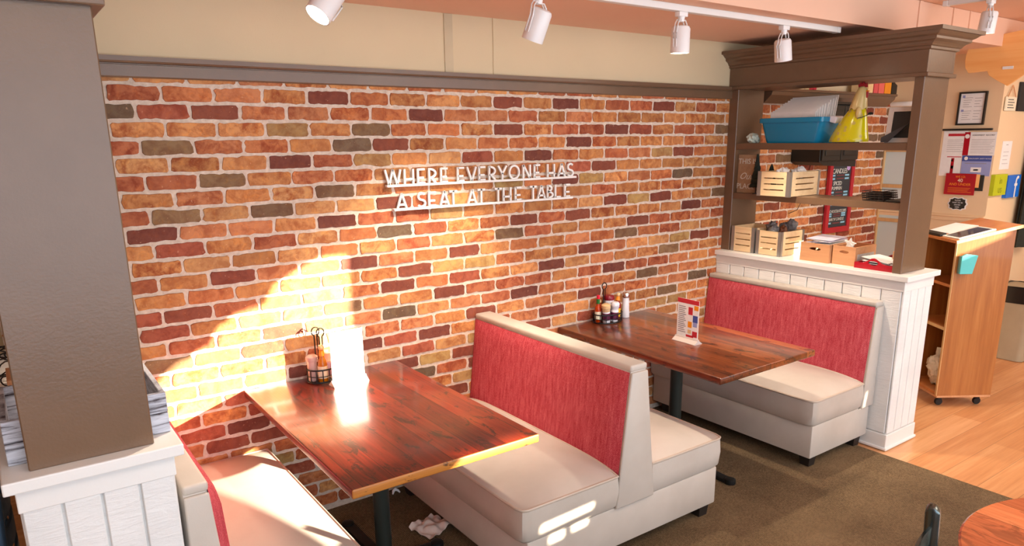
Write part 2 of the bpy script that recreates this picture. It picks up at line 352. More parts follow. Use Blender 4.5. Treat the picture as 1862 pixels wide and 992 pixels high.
def brick_wall(name, x0, x1, z1):
    bm = nb(); cl = bm.loops.layers.float_color.new('Col')
    box(bm, x0, x1, 0.0, 0.1, 0.0, z1)
    for f in bm.faces: f.material_index = 0
    rb = random.Random(11); L = 0.205; H = 0.07154
    for r in range(0, 30):
        zt = 2.106 - (r - 1) * H - 0.0085; zb = 2.106 - r * H + 0.0085
        if zt < 0.01: break
        zb = max(zb, 0.004); zt = min(zt, z1)
        for k in range(math.floor(x0 / L) - 1, math.ceil(x1 / L) + 1):
            a = (k + (0 if r % 2 else 0.5)) * L + 0.0075; b = a + L - 0.015
            a = max(a, x0 + 0.003); b = min(b, x1 - 0.003)
            if b - a < 0.02: continue
            kd = KIND.get((r, k))
            if kd is None and (k < -1 or k > 18):
                kd = rb.choice([None] * 8 + ['M', 'G', 'R'])
            if kd is None and r > 18: kd = rb.choice([None] * 7 + ['M', 'R', 'O'])
            base = rb.choice(PAL[kd]) if kd else rb.choice(ORANGES)
            q = rb.uniform(0.93, 1.06)
            col = lin(tuple(min(255, c * q) for c in base))
            mot = {'M': 0.45, 'G': 0.5, 'O': 0.6, 'R': 0.7}.get(kd, rb.uniform(0.5, 1.0))
            col = (col[0], col[1], col[2], mot)
            n = 9; ca = 0.007; pts = []
            j = lambda s=0.0022: rb.gauss(0, s)
            wob = [j(0.0016) for _ in range(4)]
            for i in range(n + 1):
                u = i / n; x = a + ca + (b - a - 2 * ca) * u; pts.append((x, zb + wob[0] * math.sin(u * 6) + j(0.0013)))
            pts.append((b + j(), zb + ca + j())); pts.append((b + j(0.0025), (zb + zt) / 2)); pts.append((b + j(), zt - ca + j()))
            for i in range(n + 1):
                u = 1 - i / n; x = a + ca + (b - a - 2 * ca) * u; pts.append((x, zt + wob[1] * math.sin(u * 5 + 1) + j(0.0013)))
            pts.append((a + j(), zt - ca + j())); pts.append((a + j(0.0025), (zb + zt) / 2)); pts.append((a + j(), zb + ca + j()))
            yy = -0.0045 + rb.uniform(-0.0015, 0.0015)
            F = [bm.verts.new((p[0], yy, p[1])) for p in pts]
            cx = (a + b) / 2; cz = (zb + zt) / 2
            G_ = [bm.verts.new((cx + (p[0] - cx) * 1.012 , 0.001, cz + (p[1] - cz) * 1.06)) for p in pts]
            fs = [bm.faces.new(F)]
            m = len(pts)
            for i in range(m): fs.append(bm.faces.new((F[i], G_[i], G_[(i + 1) % m], F[(i + 1) % m])))
            for f in fs:
                f.material_index = 1
                for lp in f.loops: lp[cl] = col
    return struct(name, bm, [MM, MB])
brick_wall('wall_back', -0.47, 6.0, 2.15)
bm = nb(); box(bm, -0.47, 6.1, 0.0, 0.1, 2.15, 2.8)
struct('wall_upper', bm, MBEIGE)
bm = nb(); box(bm, 1.555, 1.605, -0.006, 0, 2.2, 2.49, 0.001); struct('trim_1', bm, paint('beige_strip_paint', (204, 186, 152), 0.7))
bm = nb(); box(bm, 1.853, 1.861, -0.005, 0, 2.2, 2.49); struct('trim_2', bm, MBEIGE)
# ceilings: low soffit over the booths, step, higher ceiling
bm = nb(); box(bm, -4, 6.05, -0.93, 0.0, 2.492, 2.68); struct('ceiling_soffit', bm, MCEIL)
bm = nb(); box(bm, -4, 9.0, -5.3, 0.1, 2.682, 2.78); box(bm, -4, -0.37, 0.1, 3.1, 2.682, 2.78); struct('ceiling', bm, MCEIL)
for i, x in enumerate((4.44, 4.876, 5.117)):
    bm = nb(); box(bm, x - (0.02 if i == 0 else 0.004), x + (0.02 if i == 0 else 0.004), -0.938, -0.93, 2.492, 2.68); struct('trim_%d' % (i + 3), bm, MCEIL)
# brown picture rail over the brick
bm = nb()
prism(bm, [(0, 2.128), (-0.018, 2.128), (-0.022, 2.133), (-0.022, 2.176), (-0.018, 2.178), (-0.018, 2.181), (-0.03, 2.183), (-0.036, 2.19), (-0.036, 2.208), (0, 2.210)], 'x', -0.47, 3.83)
struct('trim_6', bm, MBROWN)
# walls out of sight behind and beside the camera, the front one cut with holes shaped to make the sun patches
def wallpts(poly, y=-5.2):
    k = -y
    return [(px + 0.73 * k, pz + 0.25 * k) for px, pz in poly]
def ragged_top(P, n=9, amp=0.035):
    # ragged upper edge, added to break up the top of the sun patch
    rl = random.Random(5); out = []
    for (a, b) in zip(P, P[1:]):
        for k in range(n):
            u = k / n; out.append((a[0] + (b[0] - a[0]) * u, a[1] + (b[1] - a[1]) * u + (rl.uniform(-amp, amp) if 0 < k else 0)))
    return out + [P[-1]]
SUN_HOLES = [[(0.985, 1.34)] + ragged_top([(0.86, 1.34), (0.45, 1.12), (0.07, 0.88), (-0.62, 0.56)]) + [(-0.62, 0.47), (-0.2, 0.47), (0.77, 0.68), (0.985, 0.73)],
         [(-0.47, 0.14), (-0.045, 0.45), (0.45, 0.45), (0.45, 0.38), (0.2, 0.30), (-0.1, 0.20), (-0.43, 0.10)],
         [(0.286, -0.008), (0.60, 0.012), (0.60, 0.046), (0.286, 0.033)], [(0.35, -0.08), (0.456, -0.076), (0.456, -0.03), (0.35, -0.042)], [(0.476, -0.068), (0.59, -0.06), (0.589, -0.024), (0.476, -0.03)],
         [(2.755, -0.04), (2.79, -0.045), (2.81, 0.067), (2.77, 0.06)],
         [(3.55, 1.05), (3.55, 0.70), (3.80, 0.70), (4.08, 0.88), (4.08, 1.05)],
         [(5.52, 1.12), (5.52, 0.98), (5.70, 0.98), (5.70, 1.12)]]
bm = nb()
holeplate(bm, [(-4, 0), (10.5, 0), (10.5, 2.78), (-4, 2.78)], [wallpts(h) for h in SUN_HOLES], 'y', -5.2, -5.24)
struct('wall_front_sun_mask', bm, MBEIGE)  # unseen wall, its openings shaped only to cast the sun patches
bm = nb(); box(bm, -4.1, -4, -5.3, 3.1, 0, 2.78); struct('wall_left', bm, MBEIGE)
bm = nb(); box(bm, 9.0, 9.1, -5.3, 0.1, 0, 2.78); struct('wall_right', bm, MBEIGE)
# far entry wall with an outside corner
bm = nb(); box(bm, 6.0, 9.0, -0.865, 0.1, 0, 2.69); struct('wall_entry', bm, MPEACH)
bm = nb(); prism(bm, [(5.985, 1.19), (5.985, 1.215), (5.975, 1.222), (5.975, 1.232), (6.0, 1.24), (6.0, 1.19)], 'y', -0.865, 0.0); struct('trim_7', bm, MPEACH)

# ---- half-height partitions with boarded sides
def knee_wall(name, x0, x1, y1):
    """x0..x1 body, y1 free end (towards the room)"""
    bm = nb(); box(bm, x0, x1, y1, -0.0, 0, 1.05)
    w = struct(name, bm, MWHITE)
    bm = nb()
    g = 0.0035
    def boards_x(xf, sgn):     # on faces looking along x
        n = 11; L = -y1 / n
        for i in range(n):
            a = y1 + i * L + g; b = y1 + (i + 1) * L - g
            box(bm, min(xf, xf + sgn * 0.011), max(xf, xf + sgn * 0.011), a, b, 0.105, 0.992, 0.0025, 1)
    boards_x(x0, -1); boards_x(x1, 1)
    n = 4; L = (x1 - x0 + 0.02) / n
    for i in range(n):
        a = x0 - 0.01 + i * L + g; b = a + L - 2 * g
        box(bm, a, b, y1 - 0.011, y1, 0.105, 0.992, 0.0025, 1)
    obj('siding', bm, MWHITE, w)
    bm = nb(); box(bm, x0 - 0.014, x1 + 0.014, y1 - 0.014, 0, 0.99, 1.052, 0.003)
    obj('frieze', bm, MTRIMW, w)
    bm = nb(); prism(bm, [(x0 - 0.037, y1 - 0.037), (x1 + 0.037, y1 - 0.037), (x1 + 0.037, -0.002), (x0 - 0.037, -0.002)], 'z', 1.052, 1.085, 0.004)
    obj('cap', bm, MTRIMW, w)
    bm = nb(); box(bm, x0 - 0.016, x1 + 0.016, y1 - 0.016, 0, 0, 0.1, 0.004); box(bm, x0 - 0.026, x1 + 0.026, y1 - 0.026, 0, 0, 0.018, 0.006)
    obj('baseboard', bm, MTRIMW, w)
    return w
knee_wall('wall_partition', 3.80, 4.125, -1.345)
knee_wall('wall_partition_near', -0.475, -0.14, -1.315)

# ---- open shelf unit standing on the partition
def shelf_unit(name, label, x0):
    """built at x0 = front face, local origin at the wall on the cap top"""
    t = thing(name, label, 'shelf unit', (x0, 0, 1.085))
    D = 0.285; Z = lambda z: z - 1.085
    bm = nb(); box(bm, 0, D, -1.305, -1.25, 0, Z(2.20), 0.003, 1); obj('side_panel', bm, MBROWN, t)
    bm = nb(); box(bm, 0, D, -0.075, -0.001, 0, Z(2.20), 0.003, 1); obj('side_panel', bm, MBROWN, t)
    for z in (1.832, 1.493):
        bm = nb(); box(bm, 0.008, D - 0.008, -1.25, -0.075, Z(z) - 0.042, Z(z), 0.002, 1); obj('shelf', bm, MBROWN, t)
    bm = nb()
    for (a, b, c, d) in ((-0.012, 0.012, -1.317, -0.001), (D - 0.012, D + 0.012, -1.317, -0.001), (0.012, D - 0.012, -1.317, -1.293)):
        box(bm, a, b, c, d, Z(2.186), Z(2.40), 0.001, 1)
    box(bm, 0.0, D, -1.3, -0.001, Z(2.30), Z(2.31))
    obj('header', bm, MBROWN, t)
    bm = nb(); prism(bm, [(-0.026, -1.331), (D + 0.026, -1.331), (D + 0.026, -0.001), (-0.026, -0.001)], 'z', Z(2.186), Z(2.208), 0.004); obj('band', bm, MBROWN, t)
    prof = [(0.012, 2.325), (0.024, 2.33), (0.024, 2.342), (0.032, 2.346), (0.036, 2.354), (0.046, 2.364), (0.062, 2.372), (0.066, 2.376), (0.066, 2.388), (0.080, 2.396), (0.094, 2.408), (0.098, 2.412), (0.112, 2.412), (0.112, 2.432), (0.0, 2.436)]
    bm = nb(); rows = []
    for o_, z in prof:
        rows.append([bm.verts.new(p) for p in ((-o_, -0.001, Z(z)), (-o_, -1.317 - o_ + 0.012, Z(z)), (D + o_, -1.317 - o_ + 0.012, Z(z)), (D + o_, -0.001, Z(z)))])
    for A, B in zip(rows, rows[1:]):
        for i in range(3): bm.faces.new((A[i], A[i + 1], B[i + 1], B[i]))
    bm.faces.new(rows[-1]); bm.faces.new(rows[0][::-1])
    bm.faces.new([r[0] for r in rows] + []) ; bm.faces.new([r[3] for r in rows])
    obj('cornice', bm, MBROWN, t)
    return t
su = shelf_unit('shelf_unit', 'brown open shelf unit with crown moulding over the red far booth', 3.83)
dup(su, (-0.452, 0, 1.085), 0, 'brown post of the shelf unit at the left edge, on the near white partition')

# ------------------------------------------------------------------ BOOTHS
def cushion(bench, x0, x1, y0, y1, zb, zt, front, crown=0.05, pipe=True):
    """seat cushion; front = -1 / +1 says which x side is the free edge"""
    nx, ny = 18, 26; bm = nb(); top = []
    def z(u, v):   # u 0 back..1 front, v 0 wall..1 aisle
        e = (1 - (2 * v - 1) ** 6) * (1 - max(0, u) ** 5)
        return zt + crown * e * (0.55 + 0.45 * math.sin(PI * min(1, u * 0.95 + 0.05)))
    def X(u): return (x0 + (x1 - x0) * u) if front > 0 else (x1 + (x0 - x1) * u)
    def Y(v): return y1 + (y0 - y1) * v
    R = 0.035
    for i in range(nx + 1):
        row = []
        for j in range(ny + 1):
            u, v = i / nx, j / ny; x, y = X(u), Y(v)
            # round the free corners in plan
            row.append(bm.verts.new((x, y, z(u, v))))
        top.append(row)
    # pull the two free corners in
    sx = 1 if front > 0 else -1
    for i in range(nx + 1):
        for j in range(ny + 1):
            co = top[i][j].co; dx = abs(X(1) - co.x); dy = abs(co.y - Y(1))
            if dx < R and dy < R:
                c = Vector((X(1) - sx * R, Y(1) + R, 0)); d = Vector((co.x - c.x, co.y - c.y, 0))
                m = max(abs(d.x), abs(d.y))
                if d.length > 1e-6: co.x = c.x + d.x * m / d.length; co.y = c.y + d.y * m / d.length
    for i in range(nx):
        for j in range(ny): bm.faces.new((top[i][j], top[i + 1][j], top[i + 1][j + 1], top[i][j + 1]))
    per = [top[0][j] for j in range(ny + 1)] + [top[i][ny] for i in range(1, nx + 1)] + [top[nx][j] for j in range(ny - 1, -1, -1)] + [top[i][0] for i in range(nx - 1, 0, -1)]
    path = [v.co.copy() for v in per]
    cxy = Vector(((x0 + x1) / 2, (y0 + y1) / 2, 0))
    mid = [bm.verts.new((p.x + (0.005 if p.x > cxy.x else -0.005), p.y + (-0.005 if p.y < cxy.y else 0.0), (p.z + zb) / 2)) for p in path]
    sg = lambda p, k: (p.x + (-k if p.x > cxy.x else k), p.y + (k if p.y < cxy.y else 0.0))
    lo0 = [bm.verts.new((p.x, p.y, zb + 0.016)) for p in path]
    low = [bm.verts.new((*sg(p, 0.012), zb)) for p in path]; n = len(per)
    for A, B in ((per, mid), (mid, lo0), (lo0, low)):
        for i in range(n): bm.faces.new((A[i], A[(i + 1) % n], B[(i + 1) % n], B[i]))
    bm.faces.new(low)
    o = obj('seat_cushion', bm, MVIN, bench, 45)
    bm = nb(); tube(bm, [p + Vector((0, 0, -0.002)) for p in path], 0.0062, 6, True); obj('piping', bm, MPIPE, o, 60)
    return o
def red_pad(bench, A, B, y0, y1, th, nsgn):
    """upholstered red panel between (x,z) points A(bottom) and B(top)"""
    bm = nb(); n = 12; m = 24
    ax, az = A; bx, bz = B; d = Vector((bx - ax, bz - az)); nrm = Vector((d.y, -d.x)).normalized() * nsgn
    F = []
    for i in range(n + 1):
        row = []
        for j in range(m + 1):
            u, v = i / n, j / m
            e = min(1, 6 * min(u, 1 - u, 0.5)) ; e2 = min(1, 14 * min(v, 1 - v))
            k = th * (math.sin(e * PI / 2) ** 0.5 if e > 0 else 0) * (math.sin(e2 * PI / 2) ** 0.5 if e2 > 0 else 0)
            p = Vector((ax, az)) + d * u + nrm * k
            row.append(bm.verts.new((p.x, y1 + (y0 - y1) * v, p.y)))
        F.append(row)
    for i in range(n):
        for j in range(m): bm.faces.new((F[i][j], F[i + 1][j], F[i + 1][j + 1], F[i][j + 1]))
    return obj('backrest_panel', bm, MRED, bench, 60)
def feet(bench, xs, y):
    for x in xs:
        for yy in y:
            bm = nb(); bmesh.ops.create_cube(bm, size=1.0)
            for v in bm.verts:
                k = 0.8 if v.co.z < 0 else 1.0
                v.co = Vector((v.co.x * 0.07 * k + x, v.co.y * 0.07 * k + yy, 0.038 + v.co.z * 0.076))
            obj('foot', bm, MFOOT, bench)
Y0 = -1.245; YW = -0.012
# middle double booth (local origin at its centre line, at the wall)
b = thing('double_booth', 'cream and red double-sided booth between the two wooden tables', 'booth bench', (1.745, 0, 0))
bm = nb(); box(bm, -0.605, 0.585, Y0 + 0.005, YW, 0.072, 0.272, 0.008); obj('base', bm, MVIN, b, 40)
core = [(-0.118, 0.262), (0.112, 0.262), (0.046, 0.905), (-0.046, 0.905)]
bm = nb(); prism(bm, core, 'y', Y0 + 0.0, YW, 0.006); obj('back_frame', bm, MVIN, b, 40)
bm = nb(); box(bm, -0.051, 0.051, Y0 - 0.004, YW, 0.894, 0.925, 0.01, 3); obj('top_rail', bm, MVIN, b, 50)
bm = nb(); prism(bm, [(-0.122, 0.27), (0.116, 0.27), (0.048, 0.893), (-0.048, 0.893)], 'y', Y0 - 0.012, Y0 + 0.002, 0.006); obj('end_panel', bm, MVIN, b, 50)
red_pad(b, (-0.104, 0.40), (-0.049, 0.893), Y0 + 0.004, YW, 0.014, -1)
red_pad(b, (0.098, 0.40), (0.049, 0.893), Y0 + 0.004, YW, 0.014, 1)
cushion(b, -0.640, -0.112, Y0 - 0.005, YW, 0.272, 0.428, -1)
cushion(b, 0.106, 0.605, Y0 - 0.005, YW, 0.272, 0.428, 1)
feet(b, (-0.54, 0.53), (Y0 + 0.06, -0.1))
# far booth against the right partition
b = thing('single_booth', 'cream booth with red backrest against the white partition below the shelf unit', 'booth bench', (3.775, 0, 0))
bm = nb(); box(bm, -0.61, 0.0, Y0 + 0.005, YW, 0.072, 0.272, 0.008); obj('base', bm, MVIN, b, 40)
bm = nb(); prism(bm, [(-0.125, 0.262), (0.008, 0.262), (0.008, 0.905), (-0.062, 0.905)], 'y', Y0, YW, 0.005); obj('back_frame', bm, MVIN, b, 40)
bm = nb(); box(bm, -0.072, 0.01, Y0 - 0.004, YW, 0.894, 0.925, 0.01, 3); obj('top_rail', bm, MVIN, b, 50)
bm = nb(); prism(bm, [(-0.126, 0.27), (0.01, 0.27), (0.01, 0.893), (-0.064, 0.893)], 'y', Y0 - 0.012, Y0 + 0.002, 0.006); obj('end_panel', bm, MVIN, b, 50)
red_pad(b, (-0.112, 0.40), (-0.066, 0.893), Y0 + 0.004, YW, 0.014, -1)
cushion(b, -0.635, -0.118, Y0 - 0.005, YW, 0.272, 0.428, -1)
feet(b, (-0.54, -0.06), (Y0 + 0.06, -0.1))
# near booth at lower left
b = thing('single_booth', 'sunlit cream booth at the lower left beside the near white partition', 'booth bench', (-0.112, 0, 0))
bm = nb(); box(bm, 0.0, 0.585, Y0 - 0.03, YW, 0.072, 0.272, 0.008); obj('base', bm, MVIN, b, 40)
bm = nb(); prism(bm, [(0.0, 0.262), (0.112, 0.262), (0.068, 0.905), (0.0, 0.905)], 'y', Y0 - 0.03, YW, 0.005); obj('back_frame', bm, MVIN, b, 40)
bm = nb(); box(bm, 0.0, 0.072, Y0 - 0.034, YW, 0.894, 0.925, 0.01, 3); obj('top_rail', bm, MVIN, b, 50)
bm = nb(); prism(bm, [(0.0, 0.27), (0.114, 0.27), (0.07, 0.893), (0.0, 0.893)], 'y', Y0 - 0.042, Y0 - 0.028, 0.006); obj('end_panel', bm, MVIN, b, 50)
red_pad(b, (0.1, 0.40), (0.068, 0.9), Y0 - 0.036, YW, 0.042, 1)
cushion(b, 0.104, 0.592, Y0 - 0.035, YW, 0.272, 0.428, 1)
feet(b, (0.06, 0.53), (Y0 + 0.03, -0.1))

# ------------------------------------------------------------------ BOOTH TABLES
def booth_table(label, x, w, seedy):
    t = thing('booth_table', label, 'table', (x, -0.63, 0))
    bm = nb(); box(bm, -w / 2, w / 2, -0.622, 0.622, 0.709, 0.745, 0.006, 3); 
    bm.normal_update()
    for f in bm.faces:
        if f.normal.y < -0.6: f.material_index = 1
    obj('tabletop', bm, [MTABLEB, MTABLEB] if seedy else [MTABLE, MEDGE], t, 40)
    bm = nb(); lathe(bm, [(0.036, 0.03), (0.036, 0.70)], (-0.025, -0.02, 0), 24); lathe(bm, [(0.05, 0.03), (0.05, 0.05), (0.037, 0.062)], (-0.025, -0.02, 0), 24)
    obj('pole', bm, MPOLE, t, 40)
    bm = nb(); box(bm, -0.2, 0.15, -0.2, 0.16, 0.699, 0.709, 0.002); obj('mounting_plate', bm, MBLACK, t)
    bm = nb()
    for a, L in ((0, 0.27), (90, 0.42), (180, 0.27), (270, 0.42)):
        M = Matrix.Translation((-0.025, -0.02, 0)) @ Matrix.Rotation(math.radians(a), 4, 'Z')
        prism(bm, [(0.0, 0.004), (L, 0.004), (L, 0.016), (L - 0.03, 0.026), (0.0, 0.045)], 'y', -0.026, 0.026, 0.004, M)
        lathe(bm, [(0.03, 0.0), (0.032, 0.012), (0.03, 0.03), (0.018, 0.036)], (L, 0, 0), 16, M=M)
    obj('base', bm, MBLACK, t, 40)
    return t
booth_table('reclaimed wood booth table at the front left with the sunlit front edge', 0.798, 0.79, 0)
booth_table('reclaimed wood booth table at the back, before the far red booth', 2.70, 0.80, 1)

# ------------------------------------------------------------------ WALL LETTERING
def stroke_letter(bm, ch, x, z0, w, h, st=0.0105, y0=-0.024, y1=-0.012):
    """thin art-deco capitals built from straight and curved strokes in the x-z plane"""
    def bar(a, b):
        A = Vector((x + a[0] * w, z0 + a[1] * h)); B = Vector((x + b[0] * w, z0 + b[1] * h)); d = (B - A).normalized(); n = Vector((-d.y, d.x)) * st / 2
        prism(bm, [tuple(A - n), tuple(B - n), tuple(B + n), tuple(A + n)], 'y', y0, y1)
    def arc(cx, cz, rx, rz, a0, a1, n=14):
        P = [(cx + rx * math.cos(math.radians(a0 + (a1 - a0) * i / n)), cz + rz * math.sin(math.radians(a0 + (a1 - a0) * i / n))) for i in range(n + 1)]
        O = []; I = []
        for i, p in enumerate(P):
            q0 = P[max(0, i - 1)]; q1 = P[min(n, i + 1)]
            d = Vector(((q1[0] - q0[0]) * w, (q1[1] - q0[1]) * h)).normalized(); nn = Vector((-d.y, d.x)) * st / 2
            c = Vector((x + p[0] * w, z0 + p[1] * h)); O.append(tuple(c + nn)); I.append(tuple(c - nn))
        for i in range(n): prism(bm, [O[i], O[i + 1], I[i + 1], I[i]], 'y', y0, y1)
    S = {'W': [((-.5, 1), (-.27, 0)), ((-.27, 0), (0, 1)), ((0, 1), (.27, 0)), ((.27, 0), (.5, 1))],
         'H': [((-.5, 0), (-.5, 1)), ((.5, 0), (.5, 1)), ((-.5, .34), (.5, .34))],
         'E': [((-.5, 0), (-.5, 1)), ((-.5, .95), (.5, .95)), ((-.5, .4), (.35, .4)), ((-.5, .06), (.5, .06))],
         'R': [((-.5, 0), (-.5, 1)), ((-.1, .33), (.5, 0))], 'V': [((-.5, 1), (0, 0)), ((0, 0), (.5, 1))],
         'Y': [((-.5, 1), (0, .42)), ((.5, 1), (0, .42)), ((0, .45), (0, 0))], 'N': [((-.5, 0), (-.5, 1)), ((-.5, 1), (.5, 0)), ((.5, 0), (.5, 1))],
         'A': [((-.5, 0), (0, 1)), ((.5, 0), (0, 1)), ((-.36, .26), (.36, .26))], 'T': [((0, 0), (0, 1)), ((-.5, .95), (.5, .95))],
         'B': [((-.5, 0), (-.5, 1))], 'L': [((-.5, 0), (-.5, 1)), ((-.5, .06), (.5, .06))], 'O': [], 'S': []}[ch]
    for a, b in S: bar(a, b)
    if ch == 'R': arc(-.5, .66, .95, .3, -90, 90)
    if ch == 'B': arc(-.5, .74, .75, .22, -90, 90); arc(-.5, .26, .95, .23, -90, 90)
    if ch == 'O': arc(0, .5, .5, .47, 0, 360, 26)
    if ch == 'S': arc(0, .73, .42, .23, 30, 270); arc(0, .26, .46, .23, -150, 90)
LW = {'W': .085, 'O': .066, 'N': .048, 'H': .048, 'A': .052, 'V': .056, 'Y': .056, 'T': .048, 'S': .044}
def lettering(label, s, xs, x0, x1, zr, h):
    t = thing('wall_lettering', label, 'wall lettering', ((x0 + x1) / 2, 0, zr)); ox = (x0 + x1) / 2
    bm = nb(); box(bm, x0 - ox, x1 - ox, -0.034, -0.006, -0.012, 0.0, 0.0015, 1)
    for q in (0.25, 0.75): box(bm, x0 - ox + (x1 - x0) * q - 0.006, x0 - ox + (x1 - x0) * q + 0.006, -0.007, 0.003, -0.01, -0.002)
    obj('rail', bm, MOFFW, t)
    for ch, x in zip(s, xs):
        bm = nb(); stroke_letter(bm, ch, x - ox, -0.002, LW.get(ch, .040), h); obj('letter', bm, MOFFW, t)
lettering('raised white letters reading WHERE EVERYONE HAS on the brick wall', 'WHEREEVERYONEHAS',
          [1.222, 1.311, 1.383, 1.448, 1.519, 1.621, 1.688, 1.756, 1.822, 1.889, 1.97, 2.057, 2.132, 2.232, 2.312, 2.379], 1.182, 2.418, 1.660, 0.076)
lettering('raised white letters reading A SEAT AT THE TABLE on the brick wall', 'ASEATATTHETABLE',
          [1.265, 1.379, 1.443, 1.515, 1.569, 1.688, 1.747, 1.859, 1.919, 1.997, 2.102, 2.162, 2.228, 2.286, 2.358], 1.215, 2.392, 1.5405, 0.076)

# ------------------------------------------------------------------ TRACK LIGHTS
t = thing('lighting_track', 'long white lighting track on the low ceiling above the booths', 'track', (1.0, -0.8, 2.492))
bm = nb(); box(bm, -1.6, 2.74, -0.018, 0.018, -0.03, 0, 0.002, 1); obj('rail', bm, MTRACK, t)
bm = nb(); box(bm, 2.74, 2.77, -0.02, 0.02, -0.032, 0, 0.002, 1); obj('end_cap', bm, MLAMP, t)
bm = nb(); box(bm, -1.63, -1.6, -0.02, 0.02, -0.032, 0, 0.002, 1); obj('end_cap', bm, MLAMP, t)
t = thing('lighting_track', 'short white lighting track on the high ceiling near the entry', 'track', (4.59, -1.18, 2.682))
bm = nb(); box(bm, -0.018, 0.018, -1.2, 0.15, -0.03, 0, 0.002, 1); obj('rail', bm, MTRACK, t)
bm = nb(); box(bm, -0.02, 0.02, 0.15, 0.18, -0.032, 0, 0.002, 1); obj('end_cap', bm, MLAMP, t)
def spot(label, x, y, z, beam, energy, yaw=0.0, hl=0.125, cone=75, drop=0.06):
    """track head: adapter, wire yoke, cylinder pointing along beam"""
    t = thing('track_spotlight', label, 'spotlight', (x, y, z), 0)
    bm = nb(); box(bm, -0.03, 0.03, -0.016, 0.016, -0.022, 0.0, 0.003); lathe(bm, [(0.014, -0.045), (0.017, -0.022)], n=16); obj('adapter', bm, MLAMP, t, 40)
    bz = Vector(beam).normalized(); c = Vector((0, 0, -0.045 - drop)) + bz * 0.02
    side = bz.cross(Vector((0, 0, 1))); side = side.normalized() if side.length > 1e-3 else Vector((1, 0, 0))
    side = (Matrix.Rotation(yaw, 3, 'Z') @ Vector((1, 0, 0))); side = (side - bz * side.dot(bz)).normalized()
    r = 0.046
    bm = nb()
    for s in (-1, 1):
        for off in (-0.008, 0.008):
            f = bz.cross(side) * off
            top = Vector((0, 0, -0.04))
            P = [c + side * s * (r + 0.006) + f + bz * 0.035, c + side * s * (r + 0.007) + f, c + side * s * (r + 0.008) + f - bz * 0.03]
            sh = top + side * s * (r * 0.85) + f + Vector((0, 0, 0.0))
            P += [sh + Vector((0, 0, -0.012)), sh + Vector((0, 0, 0.004)) - side * s * 0.014, top + f]
            tube(bm, P, 0.0032, 6)
    obj('yoke', bm, MLAMP, t, 60)
    M = Matrix.Translation(c) @ (-bz).to_track_quat('Z', 'Y').to_matrix().to_4x4()
    bm = nb(); lathe(bm, [(0.0, hl / 2), (0.030, hl / 2), (0.040, hl / 2 - 0.004), (0.045, hl / 2 - 0.014), (0.0465, -hl / 2), (0.043, -hl / 2), (0.041, -hl / 2 + 0.014), (0.0, -hl / 2 + 0.016)], n=28, M=M, cap=False)
    head = obj('lamp_head', bm, MLAMP, t, 35)
    bm = nb(); lathe(bm, [(0.0, -hl / 2 + 0.017), (0.04, -hl / 2 + 0.013), (0.03, -hl / 2 + 0.008), (0.0, -hl / 2 + 0.005)], n=24, M=M, cap=False); obj('bulb', bm, MBULB, head, 60)
    ld = bpy.data.lights.new('spot', 'SPOT'); ld.energy = energy; ld.color = (1.0, 0.86, 0.68); ld.spot_size = math.radians(cone); ld.spot_blend = 0.8; ld.shadow_soft_size = 0.035
    lo = bpy.data.objects.new('lamp_light', ld); C.objects.link(lo); lo.parent = t
    lo.location = c + bz * (hl / 2 + 0.01); lo.rotation_euler = bz.to_track_quat('-Z', 'Y').to_euler()
spot('leftmost lit track spotlight, tilted steeply to the lower left', 0.63, -0.8, 2.462, (-0.62, -0.12, -0.75), 60, 0.3)
spot('white track spotlight above the wall lettering, its back cap turned to the room', 1.545, -0.8, 2.462, (-0.16, 0.36, -0.92), 115, 0.2, 0.13)
spot('white track spotlight hanging straight down above the back table', 2.415, -0.8, 2.462, (0.02, 0.03, -1.0), 75, 0.2)
spot('white track spotlight in front of the crown moulding of the shelf unit', 3.245, -0.8, 2.462, (0.22, 0.03, -0.96), 75, 0.15, 0.115)
spot('lit white track spotlight on the short entry track at the upper right', 4.59, -1.27, 2.652, (0.05, 0.1, -1.0), 45, 0.6, 0.125, 90)

# ------------------------------------------------------------------ ON THE TABLES
MHOT = plastic('hot_sauce', (206, 70, 14), 0.1, 0.25); MRSAU = plastic('red_sauce', (150, 18, 12), 0.15, 0.1); MAMB = plastic('amber_sauce', (240, 150, 30), 0.08, 0.55)
MTAN = plastic('tan_cap', (226, 190, 140), 0.4); MWPL = plastic('white_plastic', (238, 236, 240), 0.35); MMAR = plastic('maroon_cap', (132, 16, 36), 0.35); MGRN = plastic('green_neck', (30, 110, 36), 0.3)
MRCAP = plastic('red_cap', (226, 30, 60), 0.3); MORC = plastic('orange_cap', (244, 150, 30), 0.3); MLABP = paint('plum_label', (96, 24, 62), 0.5); MLABW = paint('cream_label', (238, 228, 200), 0.5); MPEP = plastic('pink_cup', (240, 206, 196), 0.2, 0.4); MYLAB = paint('yellow_label', (238, 190, 40), 0.5)
def bottle(name, label, cat, loc, prof, body, caps=(), labels=(), group=None, tilt=None, n=20):
    t = thing(name, label, cat, loc, 0, group)
    if tilt: t.rotation_euler = tilt
    bm = nb(); lathe(bm, prof, n=n); obj('body', bm, body, t, 45)
    for pr, m in caps: bm = nb(); lathe(bm, pr, n=n); obj('cap', bm, m, t, 45)
    for (r, z0, z1), m in labels: bm = nb(); lathe(bm, [(r - 0.002, z0 - 0.0005), (r, z0), (r, z1), (r - 0.002, z1 + 0.0005)], n=n, cap=False); obj('paper_label', bm, m, t, 45)
    return t
